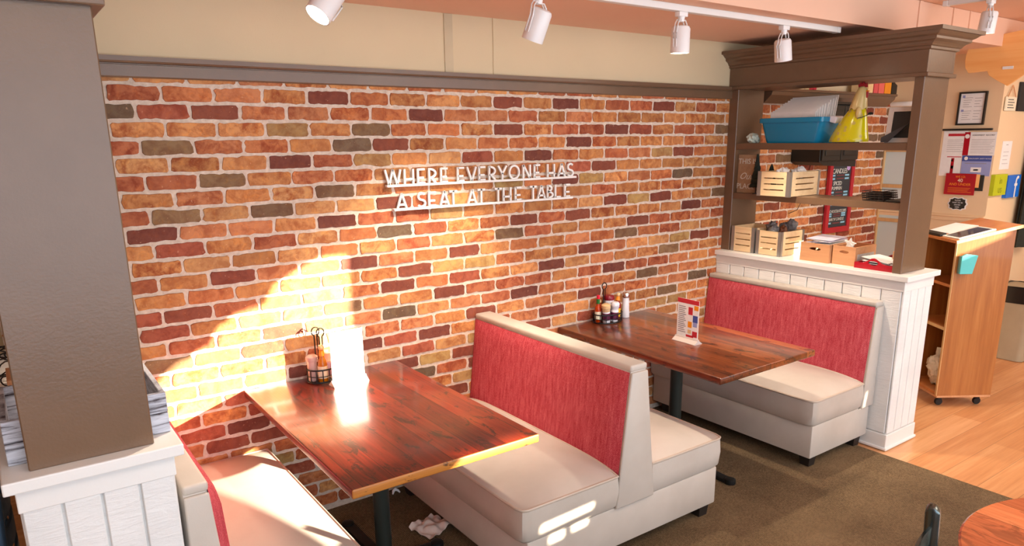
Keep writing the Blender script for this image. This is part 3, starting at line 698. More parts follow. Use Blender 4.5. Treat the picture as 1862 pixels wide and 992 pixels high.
def caddy(label, x, y, rx, ry, h, loops, hz):
    t = thing('condiment_caddy', label, 'caddy', (x, y, 0.7455))
    bm = nb()
    for z in (0.004, h): tube(bm, [(rx * math.cos(a * 2 * PI / 28), ry * math.sin(a * 2 * PI / 28), z) for a in range(28)], 0.0038, 6, True)
    if h > 0.04: tube(bm, [(rx * math.cos(a * 2 * PI / 28), ry * math.sin(a * 2 * PI / 28), h * 0.5) for a in range(28)], 0.002, 6, True)
    for a in range(14):
        c, s = rx * math.cos(a * 2 * PI / 14), ry * math.sin(a * 2 * PI / 14); tube(bm, [(c, s, 0.004), (c, s, h)], 0.0024, 6)
    for k in range(-3, 4):
        xx = rx * k / 4; yy = ry * math.sqrt(max(0, 1 - (k / 4) ** 2)); tube(bm, [(xx, -yy, 0.003), (xx, yy, 0.003)], 0.0018, 6)
    obj('wire_basket', bm, MBLACK, t, 60)
    bm = nb()
    for dx, dy in loops:
        tube(bm, [(dx - 0.007, dy, 0.004), (dx - 0.007, dy, hz - 0.045)] + [(dx + 0.019 * math.sin(a), dy, hz - 0.022 - 0.021 * math.cos(a)) for a in [(-0.45 - 0.0) + (-2 * PI + 0.9) * i / 18 for i in range(19)]] + [(dx + 0.007, dy, hz - 0.045), (dx + 0.007, dy, 0.004)], 0.0034, 6)
    obj('handle', bm, MBLACK, t, 60)
    return t
TZ = 0.7475
# back table
cx, cy = 2.645, -0.085
caddy('black wire condiment caddy full of sauce bottles on the back table', cx, cy, 0.104, 0.074, 0.055, [(-0.024, 0.010)], 0.25)
hotp = [(0.019, 0), (0.021, 0.004), (0.021, 0.085), (0.018, 0.1), (0.010, 0.112), (0.009, 0.13), (0.011, 0.133)]
bottle('sauce_bottle', 'thin hot sauce bottle with green neck and red cap in the back caddy', 'bottle', (cx - 0.072, cy + 0.012, TZ), hotp, MHOT,
       [([(0.0115, 0.120), (0.0115, 0.150)], MGRN), ([(0.0105, 0.1505), (0.0115, 0.153), (0.0105, 0.172), (0.004, 0.175)], MRCAP)], [((0.0215, 0.02, 0.07), MLABW)])
spice = [(0.022, 0), (0.024, 0.004), (0.024, 0.07), (0.022, 0.076)]
bottle('spice_shaker', 'spice shaker with ribbed tan cap leaning at the front of the back caddy', 'shaker', (cx - 0.036, cy - 0.030, TZ), spice, MWPL,
       [([(0.024, 0.0765), (0.026, 0.08), (0.024, 0.094), (0.029, 0.098), (0.029, 0.118), (0.02, 0.124)], MTAN)], [((0.0247, 0.02, 0.066), MLABP)], tilt=(0.06, -0.12, 0))
bottle('spice_shaker', 'spice shaker with white cap and plum label at the front of the back caddy', 'shaker', (cx + 0.022, cy - 0.036, TZ), spice, MWPL,
       [([(0.022, 0.0765), (0.023, 0.08), (0.023, 0.092), (0.027, 0.096), (0.027, 0.118), (0.02, 0.126)], MWPL)], [((0.0247, 0.014, 0.062), MLABP)], tilt=(0.04, 0.04, 0))
bottle('squeeze_bottle', 'white squeeze bottle with broad maroon cap behind the spice shakers', 'bottle', (cx + 0.028, cy + 0.022, TZ), [(0.026, 0), (0.029, 0.005), (0.031, 0.07), (0.034, 0.12), (0.034, 0.13)], MWPL,
       [([(0.034, 0.1305), (0.037, 0.135), (0.036, 0.15), (0.030, 0.158), (0.012, 0.16)], MMAR)])
bottle('sauce_bottle', 'orange-capped red sauce bottle at the right of the back caddy', 'bottle', (cx + 0.068, cy - 0.006, TZ), [(0.021, 0), (0.023, 0.004), (0.023, 0.09), (0.02, 0.105), (0.012, 0.118), (0.011, 0.13)], MRSAU,
       [([(0.014, 0.124), (0.014, 0.132), (0.0115, 0.136), (0.0115, 0.150)], MORC), ([(0.008, 0.1505), (0.012, 0.156), (0.012, 0.166), (0.007, 0.172)], MTAN)], [((0.0235, 0.02, 0.075), MYLAB)], tilt=(0, 0.1, 0))
bottle('sauce_bottle', 'brown bottle at the back of the caddy beside the loop handle', 'bottle', (cx - 0.042, cy + 0.034, TZ), [(0.018, 0), (0.019, 0.09), (0.010, 0.11), (0.009, 0.12)], MHOT, [([(0.012, 0.12), (0.012, 0.136)], MTAN)])
bottle('salt_shaker', 'tall white salt shaker with metal top standing beside the back caddy', 'shaker', (2.812, -0.075, 0.745), [(0.025, 0), (0.027, 0.004), (0.024, 0.05), (0.022, 0.13)], MWPL,
       [([(0.023, 0.1305), (0.0245, 0.134), (0.0245, 0.152), (0.02, 0.162), (0.008, 0.166)], MCHROME)], n=12)
# front table
cx, cy = 0.755, -0.088
caddy('black wire condiment caddy in the sun on the front table', cx, cy, 0.072, 0.058, 0.065, [(-0.008, 0.028), (0.004, -0.006)], 0.262)
bottle('sauce_bottle', 'amber sauce bottle with ball stopper in the sunlit front caddy', 'bottle', (cx - 0.006, cy - 0.03, TZ), [(0.021, 0), (0.023, 0.004), (0.023, 0.085), (0.019, 0.105), (0.011, 0.122), (0.010, 0.135)], MAMB,
       [([(0.0135, 0.13), (0.0135, 0.142), (0.0115, 0.146), (0.0115, 0.156)], MORC), ([(0.006, 0.157), (0.013, 0.163), (0.015, 0.171), (0.012, 0.18), (0.005, 0.184)], MTAN)], [((0.0235, 0.02, 0.08), MLABW)])
cup = [(0.020, 0), (0.022, 0.004), (0.028, 0.11), (0.030, 0.122), (0.031, 0.132), (0.026, 0.137)]
bottle('salt_shaker', 'ribbed clear shaker at the left of the sunlit front caddy', 'shaker', (cx - 0.043, cy + 0.01, TZ), [(0.019, 0), (0.021, 0.004), (0.024, 0.10)], MPEP, [([(0.025, 0.1), (0.029, 0.107), (0.029, 0.122), (0.02, 0.13)], MPEP)])
bottle('spice_jar', 'pink-labelled jar at the right of the sunlit front caddy', 'jar', (cx + 0.036, cy + 0.008, TZ), cup, MPEP, [], [((0.029, 0.02, 0.085), paint('mauve_label', (190, 150, 170), 0.5))])
def card_holder(label, loc, rotz, w, h, content):
    t = thing('menu_holder', label, 'menu holder', loc, rotz)
    bm = nb(); prism(bm, [(-0.032, 0), (0.032, 0), (0.032, 0.003), (0.007, 0.020), (0.0045, 0.028), (-0.0045, 0.028), (-0.007, 0.020), (-0.032, 0.003)], 'x', -w / 2 - 0.006, w / 2 + 0.006); obj('base', bm, MACR, t)
    bm = nb(); box(bm, -w / 2, w / 2, -0.0014, 0.0014, 0.0285, h); o = obj('card', bm, MPAPER, t)
    content(o, w, h)
    return t
def blank(o, w, h):
    bm = nb()
    for k, (a, b) in enumerate(((-0.3, 0.32), (-0.2, 0.25))): box(bm, w * a, w * b, -0.0018, -0.0014, 0.034 + k * 0.006, 0.036 + k * 0.006)
    obj('print', bm, MGREY, o)
card_holder('blank white table card standing in the sun on the front table', (0.842, -0.207, 0.745), 0.05, 0.168, 0.262, blank)
def menu(o, w, h):
    y0, y1 = -0.0018, -0.0014
    def pr_(nm, m, rects):
        bm = nb()
        for a, b, c, d in rects:
            box(bm, w * a, w * b, y0, y1, 0.03 + (h - 0.03) * c, 0.03 + (h - 0.03) * d)
            if nm == 'photo': obj(nm, bm, m, o); bm = nb()
        if nm != 'photo': obj(nm, bm, m, o)
    pr_('header_band', MREDINK, [(-0.5, 0.5, 0.88, 1.0)]); pr_('photo', MREDINK, [(0.02, 0.22, 0.6, 0.8), (0.24, 0.46, 0.03, 0.18), (-0.05, 0.3, 0.0, 0.06)])
    pr_('photo', MORC, [(0.28, 0.48, 0.74, 0.86), (0.02, 0.2, 0.26, 0.42)]); pr_('photo', MBLUINK, [(0.24, 0.46, 0.42, 0.6)]); pr_('photo', MPERI, [(0.26, 0.44, 0.3, 0.42)]); pr_('photo', MTAN, [(0.02, 0.18, 0.1, 0.2)])
    pr_('print', MGREY, [(-0.44, -0.08 - 0.04 * (k % 3), 0.10 + k * 0.052, 0.122 + k * 0.052) for k in range(14)])
card_holder('dessert menu card with red header standing on the back table', (2.672, -0.715, 0.745), -PI / 2, 0.155, 0.248, menu)

# napkin and crumbs on the carpet
bm = nb(); r = bmesh.ops.create_grid(bm, x_segments=22, y_segments=18, size=0.5)
for v in bm.verts:
    x, y = v.co.x, v.co.y
    v.co = Vector((x * 0.17, y * 0.15, 0.012 + 0.035 * abs(mnoise.noise(Vector((x * 2.2, y * 2.6, 2)))) + 0.05 * max(0, 0.3 - abs(x * 0.6 + y * 0.4)) + 0.004 * math.sin(x * 22 + y * 7)))
bmesh.ops.solidify(bm, geom=bm.faces[:], thickness=0.003)
n_ = obj('crumpled_napkin', bm, MNAP, None, 60); n_.location = (1.10, -0.50, 0.004); n_.rotation_euler = (0, 0, 0.35); tag(n_, 'crumpled pinkish paper napkin on the carpet against the middle booth', 'napkin')
for k, (px, py, lab) in enumerate(((1.125, -0.06, 'curled white scrap of paper on the carpet below the brick wall'),)):
    bm = nb(); tube(bm, [(-0.02, 0, 0.004), (-0.012, 0.008, 0.018), (0, 0.01, 0.024), (0.014, 0.006, 0.016), (0.022, -0.004, 0.005)], [0.004, 0.008, 0.009, 0.007, 0.004], 8)
    q = obj('paper_scrap', bm, MPAPER, None, 60); q.location = (px, py, 0.004); tag(q, lab, 'paper scrap')

# ------------------------------------------------------------------ ON THE SHELF UNIT
Z1, Z2, ZC = 1.832, 1.493, 1.085
def crate(label, loc, w, d, h, rotz=0.0, slats=4):
    """slatted crate: w along y (face towards booths), d along x; galvanised corners"""
    t = thing('slatted_crate', label, 'crate', loc, rotz); th = 0.009
    def slots(L):
        out = []
        for k in range(3):
            zc = h * (0.27 + 0.235 * k); hh = h * 0.026; a, b_ = L * 0.2, L * 0.8
            out.append([(a, zc - hh), (b_, zc - hh), (b_ + hh, zc), (b_, zc + hh), (a, zc + hh), (a - hh, zc)])
        return out
    for x0 in (0, d - th):
        bm = nb(); holeplate(bm, [(0, 0.003), (w, 0.003), (w, h), (0, h)], slots(w), 'x', x0, x0 + th); obj('slotted_side', bm, MPINE, t)
    for y0 in (0, w - th):
        bm = nb(); holeplate(bm, [(th, 0.003), (d - th, 0.003), (d - th, h), (th, h)], slots(d), 'y', y0, y0 + th); obj('slotted_side', bm, MPINE, t)
    for (a, c) in ((0, 0), (0, w), (d, 0), (d, w)):
        bm = nb(); sx = 1 if a == 0 else -1; sy = 1 if c == 0 else -1
        xs = sorted((a - sx * 0.0012, a + sx * 0.022)); ys = sorted((c - sy * 0.0012, c))
        box(bm, xs[0], xs[1], ys[0], ys[1], 0.0, h + 0.002)
        xs = sorted((a - sx * 0.0012, a)); ys = sorted((c - sy * 0.0012, c + sy * 0.026)); box(bm, xs[0], xs[1], ys[0], ys[1], 0.0, h + 0.002)
        obj('corner_bracket', bm, MGALV, t)
    bm = nb(); box(bm, th, d - th, th, w - th, 0.003, 0.010); obj('bottom', bm, MPINE, t)
    return t
crate('slatted wooden crate at the left end of the white ledge, next to the brick wall', (3.832, -0.282, ZC), 0.195, 0.26, 0.175)
crate('slatted wooden crate on the white ledge holding grey ornaments', (3.835, -0.492, ZC), 0.198, 0.26, 0.165)
crate('slatted wooden crate standing alone on the middle shelf', (3.74, -0.585, Z2), 0.235, 0.36, 0.158, 0.05)
ORN = paint('grey_ornament', (112, 108, 108), 0.6, 0.4, 50, 0.8, 60); ORB = paint('brown_ornament', (128, 78, 50), 0.6, 0.3, 50, 0.8, 60)
for k, (dx, dy, dz, m) in enumerate(((3.93, -0.345, 0.18, ORN), (3.90, -0.385, 0.165, ORN), (3.95, -0.42, 0.155, ORB), (4.0, -0.40, 0.175, ORN), (4.02, -0.44, 0.195, ORN))):
    bm = nb(); blob(bm, (0, 0, 0), (0.035, 0.034, 0.04), k, 0.5, 3, 3.4); q = obj('ornament', bm, m, None, 80); q.location = (dx, dy, ZC + dz)
    if m is ORB: tag(q, 'brown cone-shaped ornament among the grey ones in the crate', 'ornament')
    else: tag(q, 'grey textured ornament in the slatted crate on the white ledge', 'ornament', 'grey ornaments in the ledge crate')
for k in range(3):
    bm = nb(); blob(bm, (0, 0, 0), (0.05, 0.04, 0.035), k + 20, 0.5, 3, 3.0); q = obj('tissue_paper', bm, MPAPER, None); q.location = (3.86 + 0.09 * k, -0.45 - 0.05 * (k % 2), Z2 + 0.145); tag(q, 'crumpled white tissue paper in the crate on the middle shelf', 'tissue paper', 'tissue in the middle shelf crate')
def handle_box(label, loc, w, d, h, side=None, rotz=0.0):
    t = thing('handled_box', label, 'wooden box', loc, rotz); th = 0.011
    hole = [oval(w * 0.5, h * 0.7, w * 0.2, h * 0.085)]
    for x0, nm in ((0, 'front_panel'), (d - th, 'back_panel')):
        bm = nb(); holeplate(bm, [(0, 0), (w, 0), (w, h), (0, h)], hole, 'x', x0, x0 + th); obj(nm, bm, MBOXW, t)
    for y0 in (0, w - th):
        bm = nb(); box(bm, th, d - th, y0, y0 + th, 0, h); o = obj('side_panel', bm, MBOXW, t)
        if side and y0 == 0: bm = nb(); box(bm, th * 2, d - th * 2, -0.0015, 0.0, h * 0.08, h * 0.62); obj('pale_panel', bm, side, o)
    bm = nb(); box(bm, th, d - th, th, w - th, 0.0, 0.008); obj('bottom', bm, MBOXW, t)
    return t
handle_box('brown wooden box with an oval hand hole, full of papers, on the white ledge', (3.845, -0.838, ZC), 0.205, 0.25, 0.118)
handle_box('brown wooden box with hand hole holding wooden stars, next to the red tray', (3.865, -1.0, ZC), 0.152, 0.24, 0.118, paint('grey_lattice', (190, 186, 178), 0.7, 0.2, 40))
for k in range(6):
    bm = nb(); box(bm, -0.1, 0.1, -0.085, 0.085, -0.0015, 0.0015, M=Matrix.Rotation(rnd.uniform(-0.06, 0.02), 4, 'Y') @ Matrix.Rotation(rnd.uniform(-0.12, 0.1), 4, 'X') @ Matrix.Rotation(rnd.uniform(-0.06, 0.06), 4, 'Z'))
    q = obj('paper_sheet', bm, MLAV if k % 2 else MPAPER); q.location = (3.975, -0.736, ZC + 0.10 + 0.009 * k); tag(q, 'printed paper sheet piled in the brown box on the white ledge', 'paper', 'papers in the brown box')
def star(label, loc, R, rot, m=None):
    bm = nb(); prism(bm, [((R if k % 2 == 0 else R * 0.45) * math.sin(k * PI / 5), (R if k % 2 == 0 else R * 0.45) * math.cos(k * PI / 5)) for k in range(10)], 'x', -0.006, 0.006, 0.002)
    q = obj('wooden_star', bm, MOFFW); q.location = loc; q.rotation_euler = rot; tag(q, label, 'star ornament')
star('large cream wooden star sticking out of the brown box', (3.96, -0.905, ZC + 0.125), 0.042, (0.2, -0.2, 0))
star('small cream wooden star low in the brown box beside the red tray', (3.92, -0.94, ZC + 0.115), 0.022, (0.9, -0.2, 0.2))
# red serving tray
t = thing('serving_tray', 'red wooden serving tray with oval handle at the right end of the white ledge', 'tray', (3.842, -1.245, ZC)); w, d, h = 0.235, 0.24, 0.052
pts = [(0, 0), (w, 0)] + [(w * (1 - k / 20), 0.036 + 0.034 * math.exp(-((k / 20 - 0.5) / 0.17) ** 2)) for k in range(21)]
for x0 in (0, d - 0.01):
    bm = nb(); holeplate(bm, pts, [oval(w * 0.5, 0.040, 0.031, 0.014)], 'x', x0, x0 + 0.01); obj('handle_end', bm, MREDT, t)
for y0 in (0, w - 0.01): bm = nb(); box(bm, 0.01, d - 0.01, y0, y0 + 0.01, 0, 0.036, 0.001, 1); obj('side_rail', bm, MREDT, t)
bm = nb(); box(bm, 0.01, d - 0.01, 0.01, w - 0.01, 0, 0.006); obj('bottom', bm, MREDT, t)
for k in range(4):
    bm = nb(); box(bm, -0.09, 0.09, -0.09, 0.09, -0.0015, 0.0015, M=Matrix.Rotation(0.06 * (k - 1), 4, 'X') @ Matrix.Rotation(rnd.uniform(-0.1, 0.1), 4, 'Z')); q = obj('paper_sheet', bm, MPAPER if k else MPERI); q.location = (3.962, -1.128, ZC + 0.018 + 0.012 * k); tag(q, 'white paper sheet lying in the red serving tray', 'paper', 'papers in the red tray')
bm = nb(); box(bm, 4.02, 4.07, -1.235, -1.15, 0, 0.10, 0.004); q = obj('card_box', bm, MBOXW); q.location = (0, 0, ZC + 0.0); tag(q, 'small brown card box behind the red tray beside the post', 'box'); q.location.z = ZC; 
# middle shelf: sign, mini trees, wire baskets
t = thing('wooden_sign', 'small wooden sign reading THIS IS Our PLACE on the middle shelf', 'sign', (3.865, -0.082, Z2), 0.0)
bm = nb(); box(bm, 0, 0.014, -0.155, 0, 0, 0.262, 0.002, 1); obj('board', bm, paint('weathered_board', (160, 132, 102), 0.7, 0.15, 30), t)
F = lambda yy, zz: frame_M((-0.0008, yy, zz), (0, -1, 0), (0, 0, 1))
bm = text_bm('THIS IS', 0.05, 0.0005, 'CENTER', M=F(-0.078, 0.200)); text_bm('PLACE', 0.052, 0.0005, 'CENTER', M=F(-0.072, 0.03), bm=bm); text_bm('Our', 0.066, 0.0005, 'CENTER', 0.5, M=F(-0.07, 0.095), bm=bm); obj('lettering', bm, MCHW, t)
MTREE = paint('dark_evergreen', (26, 34, 26), 0.9, 0.3, 60)
for k, (x, y, h, lab) in enumerate(((3.845, -0.255, 0.265, 'taller dark miniature tree in front of the wooden sign'), (3.90, -0.33, 0.20, 'shorter dark miniature tree between the wooden sign and the crate'))):
    t = thing('miniature_tree', lab, 'miniature tree', (x, y, Z2)); bm = nb()
    for L in range(7):
        z = h * (0.22 + 0.11 * L); r = 0.044 * (1 - L / 8.2)
        lathe(bm, [(r * 1.05, z - 0.012), (r * 0.9, z + 0.008), (r * 0.35, z + h * 0.13)], n=11)
    for v in bm.verts: v.co += Vector((mnoise.noise(v.co * 90), mnoise.noise(v.co * 80 + Vector((4, 0, 0))), 0)) * 0.006
    obj('foliage', bm, MTREE, t); bm = nb(); lathe(bm, [(0.004, 0.006), (0.003, h)], n=8); obj('trunk', bm, MFOOT, t); bm = nb(); lathe(bm, [(0.022, 0), (0.022, 0.006)], n=14); obj('base', bm, MFOOT, t)
MWIRE = metal('dark_wire', (50, 44, 40), 0.4, 0.6)
for k in range(4):
    bm = nb(); wx, wy = 0.085, 0.062
    for z in (0.004, 0.02): tube(bm, [(-wx, -wy, z), (wx, -wy, z), (wx, wy, z), (-wx, wy, z)], 0.0022, 6, True)
    for q in range(9):
        a = -wx + wx * 2 * q / 8; tube(bm, [(a, -wy, 0.02), (a, -wy, 0.003), (a, wy, 0.003), (a, wy, 0.02)], 0.0016, 5)
    for q in range(6):
        a = -wy + wy * 2 * q / 5; tube(bm, [(-wx, a, 0.02), (-wx, a, 0.003), (wx, a, 0.003), (wx, a, 0.02)], 0.0016, 5)
    q = obj('wire_basket', bm, MWIRE); q.location = (3.94 + 0.004 * k, -1.075 + 0.005 * k, Z2 + 0.0125 * k + 0.001); tag(q, 'shallow dark wire basket stacked at the right of the middle shelf', 'wire basket', 'wire baskets on the middle shelf')
bm = nb(); box(bm, 3.86, 4.06, -1.245, -1.15, Z2, Z2 + 0.012, 0.003); q = obj('dark_tray', bm, MBKW); tag(q, 'thin dark tray on the middle shelf between wire baskets and post', 'tray')
# top shelf: blue bin of envelopes, figurine, frame
t = thing('plastic_bin', 'translucent blue plastic bin of envelopes on the top shelf', 'bin', (3.965, -0.475, Z1)); bm = nb()
def rr(w, d, r, n=5):
    P = []
    for sx, sy, a0 in ((1, 1, 0), (-1, 1, 90), (-1, -1, 180), (1, -1, 270)):
        for k in range(n + 1):
            a = math.radians(a0 + 90 * k / n); P.append((sx * (w / 2 - r) + r * math.cos(a), sy * (d / 2 - r) + r * math.sin(a)))
    return P
levels = [(0.19, 0.38, 0.0), (0.195, 0.39, 0.01), (0.225, 0.45, 0.128), (0.25, 0.475, 0.13), (0.252, 0.477, 0.158), (0.244, 0.469, 0.16), (0.22, 0.445, 0.158), (0.188, 0.383, 0.012)]
rows = [[bm.verts.new((p[0], p[1], z)) for p in rr(a, b_, 0.03)] for a, b_, z in levels]
for A, B in zip(rows, rows[1:]):
    for i in range(len(A)): bm.faces.new((A[i], A[(i + 1) % len(A)], B[(i + 1) % len(A)], B[i]))
bm.faces.new(rows[0][::-1]); bm.faces.new(rows[-1]); obj('body', bm, MBLUE, t, 40)
bm = nb(); prism(bm, [(-0.275, 0.118), (-0.236, 0.128), (-0.236, 0.164), (-0.262, 0.164), (-0.285, 0.155)], 'x', -0.05, 0.05, 0.004); obj('handle', bm, MWPL, t)
for k in range(10):
    bm = nb(); h = 0.185 + 0.0065 * k
    box(bm, -0.0025, 0.0025, -0.165, 0.165, 0, h, M=Matrix.Rotation(0.10 + 0.05 * (k - 4) * 0.3, 4, 'Y') @ Matrix.Rotation(rnd.uniform(-0.02, 0.02), 4, 'X')); q = obj('envelope', bm, MPAPER); q.location = (3.895 + 0.0135 * k, -0.455 - 0.006 * k, Z1 + 0.0135 + 0.0045 * k); tag(q, 'white envelope standing in the blue plastic bin', 'envelope', 'envelopes in the blue bin')
bm = nb(); blob(bm, (0, 0, 0.03), (0.04, 0.035, 0.035), 41, 0.5, 3, 2.5, flat=0.0); q = obj('crumpled_cloth', bm, paint('pale_cloth', (206, 220, 208), 0.8, 0.1, 30)); q.location = (3.90, -0.165, Z1); tag(q, 'small crumpled pale cloth at the left end of the top shelf', 'cloth')
# chicken figurine
t = thing('chicken_figurine', 'tall yellow ceramic chicken figurine on the top shelf', 'figurine', (3.95, -0.83, Z1)); bm = nb()
rings = []
for i in range(26):
    u = i / 25; z = 0.006 + 0.212 * u; r = 0.118 * (1 - u) ** 0.62 * 0.62 + 0.052 * (1 - 0.42 * u); r = min(r, 0.121)
    c = -0.045 * u ** 1.4
    rings.append([bm.verts.new((r * 0.72 * math.cos(a * 2 * PI / 30), c + r * math.sin(a * 2 * PI / 30), z)) for a in range(30)])
for A, B in zip(rings, rings[1:]):
    for k in range(30): bm.faces.new((A[k], A[(k + 1) % 30], B[(k + 1) % 30], B[k]))
bm.faces.new(rings[0][::-1]); bm.faces.new(rings[-1])
tt = NT('yellow_spotted_glaze'); vv = tt.coords(); vo = tt.n('ShaderNodeTexVoronoi'); vo.inputs['Scale'].default_value = 26; tt.l(vv, vo.inputs['Vector'])
tt.set(Base_Color=tt.ramp(vo.outputs['Distance'], [(0.24, lin((206, 190, 96))), (0.32, lin((224, 216, 14)))]), Roughness=0.18, Coat_Weight=0.5)
obj('dress', bm, tt.m, t, 60)
bm = nb(); rings = []
for i in range(16):
    u = i / 15; z = 0.205 + 0.125 * u; r = 0.041 * (1 - u) ** 0.5 * 0.6 + 0.020 * (1 - 0.35 * u); c = -0.042 - 0.016 * u
    jag = lambda k: (0.010 * (k % 4 > 1) if i == 0 else 0)
    rings.append([bm.verts.new((r * 1.1 * math.cos(a * 2 * PI / 28), c + r * 1.15 * math.sin(a * 2 * PI / 28), z - jag(a))) for a in range(28)])
for A, B in zip(rings, rings[1:]):
    for k in range(28): bm.faces.new((A[k], A[(k + 1) % 28], B[(k + 1) % 28], B[k]))
bm.faces.new(rings[-1]); bm.faces.new(rings[0][::-1]); obj('neck_and_head', bm, MCREAM, t, 60)
bm = nb(); prism(bm, [(-0.035, 0.322), (-0.088, 0.325), (-0.082, 0.352), (-0.072, 0.342), (-0.064, 0.360), (-0.054, 0.346), (-0.044, 0.358), (-0.038, 0.345), (-0.028, 0.345)], 'x', -0.006, 0.006, 0.002); obj('comb', bm, MREDP, t)
bm = nb(); blob(bm, (0, -0.088, 0.285), (0.007, 0.011, 0.024), 3, 0.1, 2); obj('wattle', bm, MREDP, t, 60); bm = nb(); lathe(bm, [(0.009, 0), (0.001, 0.026)], n=10, M=Matrix.Translation((0, -0.078, 0.302)) @ Matrix.Rotation(PI / 2, 4, 'X')); obj('beak', bm, MORC, t, 60)
bm = nb(); blob(bm, (-0.05, -0.075, 0.175), (0.014, 0.018, 0.034), 5, 0.15, 3); obj('wing', bm, MCREAM, t, 60)
bm = nb(); tube(bm, [(-0.055, -0.075, 0.145), (-0.055, -0.105, 0.15), (-0.05, -0.14, 0.165)], 0.0025, 6); blob(bm, (-0.05, -0.15, 0.170), (0.005, 0.017, 0.008), 2, 0.2, 2); obj('leaf_sprig', bm, MTREE, t, 60)
# frame seen from behind
t = thing('picture_frame', 'white-edged picture frame seen from its black easel back on the top shelf', 'picture frame', (3.965, -1.245, Z1), 0.0)
M = Matrix.Rotation(0.10, 4, 'Y')
bm = nb(); box(bm, 0, 0.014, 0.005, 0.20, 0, 0.205, 0.002, 1, M=M); obj('frame', bm, MPAPER, t)
bm = nb(); box(bm, -0.003, 0.0, 0.012, 0.165, 0.028, 0.178, M=M); obj('backing_board', bm, MFRBK, t)
bm = nb(); prism(bm, [(0.03, 0.130), (0.046, 0.112), (0.205, 0.028), (0.205, 0.0), (0.165, 0.0)], 'x', -0.03, -0.024, M=M); obj('easel_leg', bm, paint('charcoal_card', (74, 74, 78), 0.6), t)

# ------------------------------------------------------------------ BEHIND THE SHELF UNIT, ALONG THE BRICK WALL
t = thing('plate_ledge', 'brown ledge with books high on the brick wall behind the shelf unit', 'ledge', (4.15, 0, 2.16))
bm = nb(); box(bm, 0, 1.70, -0.13, -0.046, 0.026, 0.045, 0.003, 1); obj('shelf_board', bm, MBROWN, t)
bm = nb(); prism(bm, [(-0.046, -0.055), (-0.11, 0.0), (-0.118, 0.026), (-0.046, 0.026)], 'x', 0, 1.695, 0.002); obj('moulding', bm, MBROWN, t)
books = [(4.46, 0.06, 0.095, (226, 206, 160), 'cream'), (4.525, 0.05, 0.09, (214, 190, 140), 'tan'), (4.58, 0.045, 0.1, (190, 36, 56), 'red'), (4.63, 0.04, 0.1, (196, 30, 54), 'bright red'),
         (5.27, 0.10, 0.105, (240, 214, 160), 'wide cream'), (5.385, 0.075, 0.10, (240, 208, 150), 'narrow cream'), (5.475, 0.06, 0.105, (226, 90, 90), 'pink'), (5.545, 0.085, 0.1, (236, 110, 100), 'red and white'), (5.64, 0.10, 0.095, (240, 150, 30), 'orange')]
for x, w, h, c, nm in books:
    t = thing('book', nm + ' book standing on the high ledge ' + ('above the blue bin' if x < 5 else 'right of the chicken figurine'), 'book', (x, -0.125, 2.206))
    cm = paint(nm.replace(' ', '_') + '_book_cover', c, 0.5)
    bm = nb(); prism(bm, [(0, 0), (w, 0), (w, 0.075), (w - 0.005, 0.075), (w - 0.005, 0.004), (0.005, 0.004), (0.005, 0.075), (0, 0.075)], 'z', 0, h); obj('cover', bm, cm, t)
    bm = nb(); box(bm, 0.005, w - 0.005, 0.004, 0.072, 0.003, h - 0.004); obj('pages', bm, MPAPER, t)
t = thing('black_bookend', 'black curved bookend after the orange book on the high ledge', 'bookend', (5.752, -0.125, 2.206)); bm = nb(); prism(bm, [(0, 0), (0.085, 0), (0.085, 0.07), (0.05, 0.085), (0.02, 0.11), (0, 0.11)], 'y', 0, 0.06, 0.002); obj('body', bm, MBKW, t)
t = thing('black_wall_cabinet', 'black two-door cabinet on the brick wall behind the chicken figurine', 'cabinet', (4.60, -0.005, 1.64))
bm = nb(); box(bm, 0, 0.50, -0.24, 0, 0.045, 0.46, 0.004); prism(bm, [(0.0, 0.045), (0.06, 0.02), (0.5, 0.0), (0.5, 0.045)], 'y', -0.24, 0.0); obj('body', bm, MBKW, t)
for k in range(2):
    bm = nb(); a = 0.008 + 0.246 * k; box(bm, a, a + 0.238, -0.258, -0.241, 0.055, 0.45, 0.003); box(bm, a + 0.03, a + 0.208, -0.264, -0.258, 0.09, 0.42, 0.004); d_ = obj('door', bm, MBKW, t)
    bm = nb(); lathe(bm, [(0.004, 0), (0.009, 0.012), (0.009, 0.02), (0.004, 0.024)], n=12, M=Matrix.Translation((0.232 + 0.036 * k, -0.264, 0.26)) @ Matrix.Rotation(PI / 2, 4, 'X')); obj('knob', bm, MCHROME, d_, 40)
bm = nb(); box(bm, -0.01, 0.51, -0.262, 0, 0.46, 0.478, 0.003); obj('top', bm, MBKW, t)
# chalkboard
t = thing('menu_chalkboard', 'red-framed chalkboard menu on the brick wall seen through the shelves', 'chalkboard', (5.11, -0.012, 1.09))
cw, ch = 0.37, 0.672; fw = 0.045
bm = nb(); holeplate(bm, [(0, 0), (cw, 0), (cw, ch), (0, ch)], [[(fw, fw), (cw - fw, fw), (cw - fw, ch - fw), (fw, ch - fw)]], 'y', -0.022, 0.0); obj('frame', bm, MREDP, t)
bm = nb(); box(bm, fw - 0.003, cw - fw + 0.003, -0.012, -0.002, fw - 0.003, ch - fw + 0.003); obj('slate', bm, MSLATE, t)
F = lambda x, z: frame_M((x, -0.0125, z), (1, 0, 0), (0, 0, 1))
for s, z, sz, x in (('CANDLES', 0.485, 0.056, 0.16), ('SPICED', 0.39, 0.046, 0.14), ('PUMPKIN', 0.352, 0.04, 0.135), ('DIPS JAR 16', 0.255, 0.044, 0.17), ('CHOCOLATE DIPS', 0.165, 0.034, 0.185), ("BAR 'N' CANDLE", 0.098, 0.034, 0.175)):
    obj('chalk_lettering', text_bm(s, sz, 0.0004, 'CENTER', M=F(x, z), sp=0.86), MCHW, t)
bm = nb()
